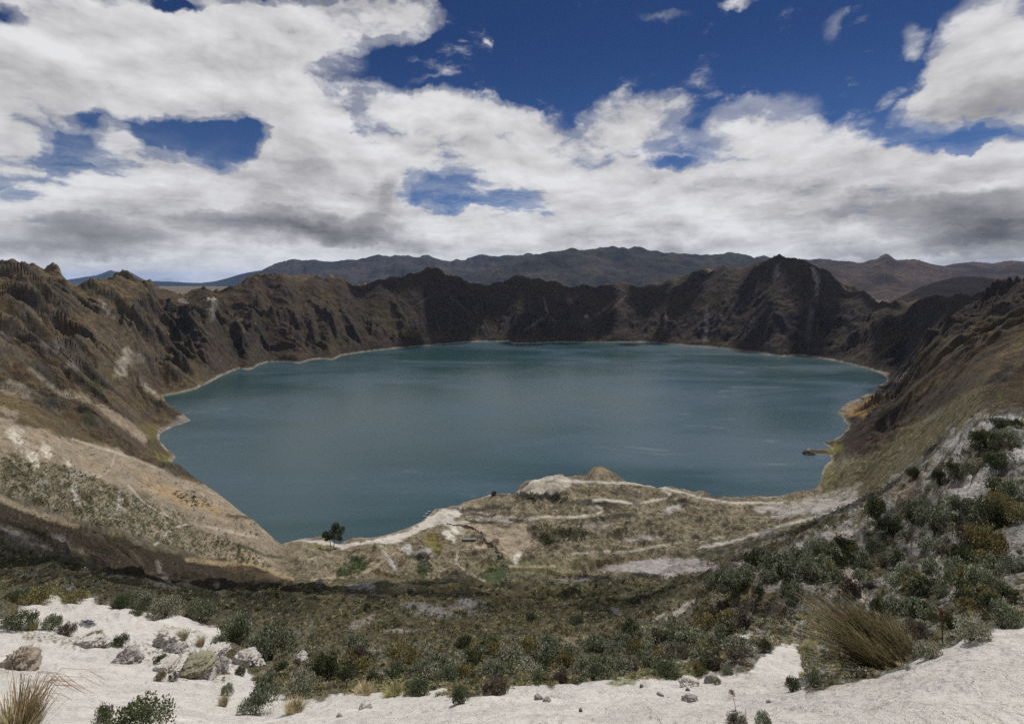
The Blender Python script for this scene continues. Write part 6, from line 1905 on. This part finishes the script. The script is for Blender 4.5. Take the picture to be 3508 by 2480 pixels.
def big_tussock():
    rng = np.random.default_rng(3)
    p = spot(3060, 2298, 4.35)
    A = blades(rng, 1500, 'tuss', .52, .46, .0028, lean=(-.72, .05), base=.26, droop=.35, segs=6)
    B = blades(rng, 300, 'straw', .54, .6, .0022, lean=(-.85, .0), base=.26, droop=.45, segs=6)
    Cc = blades(rng, 700, 'straw', .42, .4, .0030, lean=(-.5, -.05), base=.24, droop=.3, segs=5)
    D = blades(rng, 420, 'olive', .26, 1.3, .0024, lean=(-1.7, -.1), base=.24, droop=.5, segs=6)
    st = []
    for i in range(26):
        x0, y0 = rng.uniform(-.12, .2), rng.uniform(-.18, -.05)
        a = rng.uniform(.9, 2.7)
        L = rng.uniform(.16, .38)
        v, q = tube([(x0, y0, 0), (x0 + cos(a) * L * .5, y0 - .04, .05 + sin(a) * L * .45), (x0 + cos(a) * L, y0 - .03, .04 + sin(a) * L * .8)], .0032, .0022)
        st.append((v, q, np.array((.50, .42, .27)) * rng.uniform(.7, 1.2)))
    hd = st
    for i in range(46):
        x, y, z = rng.uniform(-.75, -.25), rng.uniform(-.2, .2), rng.uniform(.36, .58)
        v, q = tube([(x, y, z), (x - .05, y, z + .035), (x - .10, y, z + .05)], .004, .0015)
        hd.append((v, q, np.array((.30, .20, .11)) * rng.uniform(.7, 1.3)))
    V, Q, T = join([A, B, Cc, D] + st)
    m1 = mesh_arrays('blades', V, Q, M_GRASS, T)
    plant_thing('grass_tussock', 'huge olive tussock leaning left over the white hump at the lower right', 'grass', p, [('blades', m1)])


def corner_tussock():
    rng = np.random.default_rng(8)
    p = spot(62, 2530)
    A = blades(rng, 420, 'straw', .33, .42, .0013, lean=(.06, 0), base=.055, droop=.5, segs=7)
    B = blades(rng, 380, 'olive', .20, .35, .0014, lean=(.02, 0), base=.06, droop=.3, segs=5)
    V, Q, T = join([A, B])
    m1 = mesh_arrays('blades', V, Q, M_GRASS, T)
    st = []
    for i in range(30):
        a = rng.uniform(-.5, 1.0)
        h = rng.uniform(.22, .36)
        dx = (.05 + .16 * a) * h / .3
        pts = [(rng.uniform(-.04, .04), rng.uniform(-.03, .03), 0), (dx * .45, 0, h * .6), (dx * .95, 0, h * .95), (dx * 1.5, 0, h * .93), (dx * 1.9, 0, h * .80)]
        v, q = tube(pts, .0013, .0009)
        st.append((v, q, np.array((.34, .23, .13)) * rng.uniform(.7, 1.3)))
    V, Q, T = join(st)
    m2 = mesh_arrays('stems', V, Q, M_TWIG, T)
    plant_thing('grass_tussock', 'dry tussock with bending seed stalks in the bottom left corner', 'grass', p, [('blades', m1), ('stems', m2)])


big_tussock()
corner_tussock()
shrub(440, 2540, 235, 112, 'red', 'dark leafy plant with reddish tips cut by the bottom edge', None, lod=0)
shrub(345, 2500, 80, 90, 'red', 'upright leafy shoot left of the reddish plant at the bottom edge', None, lod=0)
shrub(2618, 2492, 70, 50, 'grey', 'grey green plant at the bottom edge on the right', None, lod=0)
shrub(2530, 2492, 90, 46, 'brown', 'dry twiggy plant at the bottom edge left of the grey green one', None, lod=0)


def stalk(px, py, h, lean, label, col=(.36, .27, .17), name='dry_stalk', head=None, r=.0022, ymin=0):
    p = spot(px, py, ymin)
    m = p.y / F
    L = h * m
    rng = np.random.default_rng(int(px))
    v, q = tube([(0, 0, -.02), (lean * L * .4, 0, L * .5), (lean * L, 0, L)], r, r * .6)
    me = mesh_arrays('stem', v, q, M_TWIG, np.broadcast_to(col, (len(v), 3)))
    parts = [('stem', me)]
    if head:
        V, Q, T = leaf_cloud(rng, 160, 7, 'red', .3, .9)
        T = np.broadcast_to(np.array(head), T.shape) * rng.uniform(.6, 1.3, (len(T), 1))
        V = V * np.array((L * .13, L * .13, L * .22)) + np.array((lean * L, 0, L * .86))
        parts.append(('flower_head', mesh_arrays('flower_head', V, Q, M_LEAF, T)))
    plant_thing(name, label, 'plant', p, parts)


stalk(3228, 2206, 104, .02, 'tall stalk with a red flower head right of the huge tussock', (.14, .10, .07), 'flower_stalk', (.22, .085, .05), .006)
stalk(2524, 2450, 80, -.2, 'thin dry stalk standing on the ash at the lower right', head=(.30, .24, .16))
stalk(2556, 2500, 70, -.02, 'short dry stalk at the bottom edge in the twiggy plant')
stalk(2275, 2500, 50, -.5, 'dry stalk leaning at the bottom edge in mid ash')
stalk(590, 2490, 50, -1.5, 'dry bent straw lying on the ash by the reddish plant')


# ------------------------------------------------------------------ trees
def tree(px, py, w, h, label, seed, leaning=0.0, two=True, dark=1.0):
    p = spot(px, py)
    m = p.y / F
    W, H = w * m, h * m
    rng = np.random.default_rng(seed)
    if two:
        cl = [(.12, .0, .74, .20), (-.08, .1, .62, .16), (.30, .0, .62, .16), (.26, -.1, .46, .13), (.05, .1, .88, .14), (.18, 0, .9, .12), (-.30, .0, .52, .15), (-.42, .1, .44, .10), (-.22, -.1, .42, .11), (.36, .1, .74, .12), (-.02, -.15, .5, .12), (.16, -.2, .58, .16), (.30, 0, .36, .09), (-.36, 0, .60, .09), (.0, .2, .78, .13)]
        trunks = [[(.02, 0, 0), (.04, 0, .25), (.10, 0, .55), (.14, 0, .8)], [(-.10, .02, 0), (-.13, 0, .2), (-.2, 0, .38), (-.28, 0, .5)]]
    else:
        cl = [(0, 0, .3, .3), (.05, 0, .5, .28), (-.06, 0, .65, .22), (.02, 0, .82, .14), (.1, 0, .38, .2), (-.14, 0, .42, .2)]
        trunks = [[(0, 0, 0), (0, 0, .4), (.01, 0, .8)]]
    parts = []
    for t in trunks:
        v, q = tube(np.array(t) * np.array((W, W, H)) + np.array((0, 0, -.3)), H * .018, H * .006, 7)
        parts.append((v, q, np.array((.15, .13, .11))))
        for j in range(7 if two else 2):
            c = cl[rng.integers(0, len(cl))]
            a = np.array(t[-2]) * np.array((W, W, H))
            b = np.array(c[:3]) * np.array((W, W, H))
            v, q = tube([a, (a + b) / 2 + rng.normal(size=3) * W * .02, b], H * .008, H * .002, 5)
            parts.append((v, q, np.array((.13, .11, .09))))
    V, Q, T = join(parts)
    tm = mesh_arrays('trunk', V, Q, M_TWIG, T)
    n = 8000 if two else 700
    k = rng.integers(0, len(cl), n)
    C_ = np.array(cl)
    d = rng.normal(size=(n, 3))
    d /= np.linalg.norm(d, axis=1)[:, None]
    rad = (.35 + .65 * rng.random(n) ** .5) * rng.uniform(.75, 1.15, n)
    kk = rng.integers(0, 9, n)
    off = np.stack([np.cos(kk * 2.1 + k), np.sin(kk * 2.1 + k * 2), np.sin(kk * 1.3 + k)], 1) * .55
    Pp = (C_[k, :3] * np.array((W, W, H)) + (d * .62 * rad[:, None] + off * .7) * 1.15 * C_[k, 3][:, None] * np.array((W, W, H * .62)))
    out = d + rng.normal(size=(n, 3)) * .5
    out /= np.linalg.norm(out, axis=1)[:, None]
    sd_ = np.cross(out, rng.normal(size=(n, 3)))
    sd_ /= np.linalg.norm(sd_, axis=1)[:, None] + 1e-9
    L = (W * (.034 if two else .09)) * rng.uniform(.6, 1.4, n)[:, None]
    Vl = np.stack([Pp, Pp + out * L * .5 + sd_ * L * .35, Pp + out * L, Pp + out * L * .5 - sd_ * L * .35], 1)
    Tl = np.repeat(tones(n, 'dark', rng) * dark, 4, 0)
    cm = mesh_arrays('crown', Vl.reshape(-1, 3), np.arange(n * 4).reshape(-1, 4), M_LEAF, Tl)
    plant_thing('tree', label, 'tree', p, [('trunk', tm), ('crown', cm)])


tree(1142, 1876, 78, 84, 'lone dark tree with two trunks on the near lake shore', 4)
tree(420, 1096, 14, 22, 'single small dark tree high on the left crater wall', 7, two=False)


# ------------------------------------------------------------------ farm, boats and walls on the delta
def plain(name, a, b, scale, rough=.85):
    mt = bpy.data.materials.new(name)
    mt.use_nodes = True
    nt = NT(mt.node_tree)
    tc = nt.n('NewGeometry').outputs['Position']
    col = nt.mix(nt.step(nt.noise(tc, scale, 5, .6), .35, .65), a, b)
    bs = nt.n('BsdfPrincipled')
    nt.l(col, bs.inputs['Base Color'])
    bs.inputs['Roughness'].default_value = rough
    out = nt.n('OutputMaterial')
    nt.l(bs.outputs[0], out.inputs[0])
    return mt


def farm():
    a, b, c = spot(1586, 1853), spot(1639, 1842), spot(1612, 1828)
    za = min(a.z, b.z, c.z)
    wallm = plain('adobe', (.20, .16, .12), (.27, .22, .17), .8)
    roofm = plain('roof_sheet', (.15, .145, .165), (.20, .19, .21), .6, .6)
    darkm = plain('dark_opening', (.02, .018, .016), (.03, .026, .022), 1.0)
    root = bpy.data.objects.new('farmhouse', None)
    COL.objects.link(root)
    root.location = (a.x, a.y, za)
    dress(root, 'low L shaped farmhouse with grey roofs on the tan delta field', 'house')

    def box(lst, o, ux, uy, L, W, z0, z1):
        base = len(lst[0])
        for z in (z0, z1):
            for (s, t) in ((0, 0), (L, 0), (L, W), (0, W)):
                lst[0].append((o[0] + ux[0] * s + uy[0] * t, o[1] + ux[1] * s + uy[1] * t, z))
        for f in ((0, 1, 5, 4), (1, 2, 6, 5), (2, 3, 7, 6), (3, 0, 4, 7), (4, 5, 6, 7), (3, 2, 1, 0)):
            lst[1].append(tuple(base + i for i in f))

    def emit(nm, lst, mat):
        me = bpy.data.meshes.new(nm)
        me.from_pydata(lst[0], [], lst[1])
        me.materials.append(mat)
        o = bpy.data.objects.new(nm, me)
        COL.objects.link(o)
        o.parent = root
        return o
    U = Vector((b.x - a.x, b.y - a.y))
    L = U.length
    U.normalize()
    N = Vector((-U.y, U.x))
    A = Vector((0, 0))
    w = ([], [])
    box(w, A, U, N, L, 5.0, -1.5, 2.5)
    B0 = A + U * (L - 5.6)
    box(w, B0 + N * 5.004, U, N, 5.2, 9.0, -1.5, 2.4)
    emit('wall', w, wallm)

    def gable(o, ux, uy, Lg, Wg, z):
        e = .5
        pr = ([], [])
        for s in (-e, Lg + e):
            for (t, zz) in ((-e, z - .15), (Wg / 2, z + 1.5), (Wg + e, z - .15), (Wg / 2, z + 1.3)):
                pr[0].append((o[0] + ux[0] * s + uy[0] * t, o[1] + ux[1] * s + uy[1] * t, zz))
        pr[1].extend([(0, 1, 5, 4), (1, 2, 6, 5), (0, 3, 1), (1, 3, 2), (4, 5, 7), (5, 6, 7), (0, 4, 7, 3), (3, 7, 6, 2)])
        return pr
    emit('roof', gable(A, U, N, L, 5.0, 2.52), roofm)
    emit('roof', gable(B0 + N * 5.4, N, -U, 8.8, -5.2, 2.44), roofm)
    d = ([], [])
    box(d, A + U * (L * .55) - N * .06, U, N, 1.1, .05, 0, 1.9)
    emit('door', d, darkm)
    for f in (.25, .8):
        d = ([], [])
        box(d, A + U * (L * f) - N * .06, U, N, 1.0, .05, .9, 1.8)
        emit('window', d, darkm)


farm()


def boats():
    hullm = plain('white_hull', (.68, .68, .66), (.78, .78, .76), 2.0, .4)
    inm = plain('boat_inside', (.30, .28, .24), (.38, .35, .30), 2.0)
    nx, ns = 15, 9
    V, Q = [], []
    for i in range(nx):
        t = i / (nx - 1)
        bw = .95 * (sin(pi * min(.08 + t * .95, 1)) ** .6) if t < .98 else .06
        for j in range(ns):
            a = pi * j / (ns - 1)
            V.append(((t - .5) * 6.0, -cos(a) * bw, .75 - sin(a) ** .7 * .75 + .35 * (2 * t - 1) ** 4))
    for i in range(nx - 1):
        for j in range(ns - 1):
            Q.append((i * ns + j, (i + 1) * ns + j, (i + 1) * ns + j + 1, i * ns + j + 1))
    n0 = len(V)
    V2 = [(x * .97, y * .9, z + .06) for x, y, z in V]
    Q2 = [tuple(n0 + k for k in q[::-1]) for q in Q]
    for i in range(nx - 1):
        for j in (0, ns - 1):
            Q2.append((i * ns + j, (i + 1) * ns + j, n0 + (i + 1) * ns + j, n0 + i * ns + j))
    hull = bpy.data.meshes.new('hull')
    hull.from_pydata(V + V2, [], Q + Q2)
    hull.materials.append(hullm)
    seat = bpy.data.meshes.new('seat')
    seat.from_pydata([(-.15, -.8, .5), (.15, -.8, .5), (.15, .8, .5), (-.15, .8, .5), (-.15, -.8, .56), (.15, -.8, .56), (.15, .8, .56), (-.15, .8, .56)], [], [(4, 5, 6, 7), (3, 2, 1, 0), (0, 1, 5, 4), (1, 2, 6, 5), (2, 3, 7, 6), (3, 0, 4, 7)])
    seat.materials.append(inm)
    for (px, py, rot, lab) in ((1471, 1755, .25, 'white boat on the sandy shore, farthest of three'), (1462, 1763, .2, 'white boat on the sandy shore, middle of three'), (1456, 1771, .3, 'white boat on the sandy shore, nearest of three')):
        p = spot(px, py)
        r = bpy.data.objects.new('boat', None)
        COL.objects.link(r)
        r.location = (p.x, p.y, max(p.z, 0) + .05)
        r.rotation_euler = (0, 0, rot)
        dress(r, lab, 'boat', 'boats drawn up on the lake shore')
        for nm, me, x in (('hull', hull, 0), ('seat', seat, -1.0), ('seat', seat, .8)):
            c = bpy.data.objects.new(nm, me)
            COL.objects.link(c)
            c.parent = r
            c.location = (x, 0, 0)


boats()


def field_wall(pts, label, hgt=1.5, thick=1.1):
    mt = bpy.data.materials.get('field_stone') or rock_material('field_stone', (.075, .066, .055), (.115, .10, .08), (.05, .044, .036), .8)
    P = [spot(a, b) for a, b in pts]
    fine = []
    for i in range(len(P) - 1):
        n = max(2, int((P[i + 1] - P[i]).length / 1.2))
        for k in range(n):
            q = P[i].lerp(P[i + 1], k / n)
            q.z = ground_z(q.x, q.y)
            fine.append(q)
    fine.append(P[-1])
    rnd = random.Random(len(pts) * 7)
    V, Q = [], []
    for i, q in enumerate(fine):
        t = (fine[min(i + 1, len(fine) - 1)] - fine[max(i - 1, 0)])
        s = Vector((-t.y, t.x, 0)).normalized()
        h = hgt * rnd.uniform(.75, 1.15)
        w = thick / 2 * rnd.uniform(.8, 1.25)
        jx = s * rnd.uniform(-.2, .2)
        for (o, z) in ((-w * 1.2, -.8), (-w, h * .8), (0, h), (w, h * .82), (w * 1.2, -.8)):
            V.append(tuple(q + jx + s * o + Vector((0, 0, z))))
    for i in range(len(fine) - 1):
        for k in range(4):
            Q.append((i * 5 + k, i * 5 + k + 1, (i + 1) * 5 + k + 1, (i + 1) * 5 + k))
    me = bpy.data.meshes.new('field_wall')
    me.from_pydata(V, [], Q)
    me.materials.append(mt)
    o = bpy.data.objects.new('field_wall', me)
    COL.objects.link(o)
    dress(o, label, 'wall')


field_wall([(1530, 1794), (1552, 1799), (1575, 1798), (1600, 1804), (1622, 1810), (1638, 1820), (1653, 1826)], 'dark field wall curving between the farmhouse and the shore')
field_wall([(1649, 1837), (1663, 1852), (1680, 1863), (1692, 1874), (1703, 1884)], 'dark field wall running down right of the farmhouse')
field_wall([(1697, 1887), (1712, 1893), (1722, 1903), (1716, 1912), (1704, 1905)], 'small ring shaped dark wall at the lower end of the field', 1.2)


# ------------------------------------------------------------------ pebbles and clods on the ash
def pebbles():
    rng = np.random.default_rng(77)
    random.seed(77)
    import bmesh
    forms = []
    for k in range(5):
        me = rock_mesh('tmp', (1, .8, .55), 200 + k, R_GREY, 7, .2, sub=2)
        v = np.array([q.co[:] for q in me.vertices])
        f = np.array([q.vertices[:] for q in me.polygons])
        bpy.data.meshes.remove(me)
        forms.append((v, f))
    Vs, Qs = [], []
    o = 0
    for _ in range(1500):
        x, y = random.uniform(-40, 3540), random.uniform(2060, 2500)
        p = spot(x, y)
        if p.y > 16:
            continue
        c = int(np.clip(np.searchsorted(COLS, (x - CX) / F), 0, NC - 1))
        r = int(np.clip(np.searchsorted(ROWS, p.y), 0, NR - 1))
        if INFO['ash'][r, c] < .5:
            continue
        if perlin(np.array([p.x * .7]), np.array([p.y * .7]), 5)[0] < random.uniform(-.3, .5):
            continue
        v, f = forms[random.randrange(5)]
        s = random.uniform(.8, 4.2) * (random.random() ** 1.5 + .25) * p.y / F
        a = random.uniform(0, 6.28)
        R = np.array([[cos(a), -sin(a), 0], [sin(a), cos(a), 0], [0, 0, 1]])
        Vs.append((v * s) @ R.T + np.array((p.x, p.y, p.z + s * .1)))
        Qs.append(f + o)
        o += len(v)
    me = mesh_arrays('gravel', np.concatenate(Vs), np.concatenate(Qs), rock_material('gravel', (.30, .265, .235), (.42, .38, .345), (.17, .15, .13), 18.0))
    ob = bpy.data.objects.new('gravel', me)
    COL.objects.link(ob)
    ob['kind'] = 'stuff'
    ob['label'] = 'pebbles and crumbs strewn over the pale ash'


pebbles()
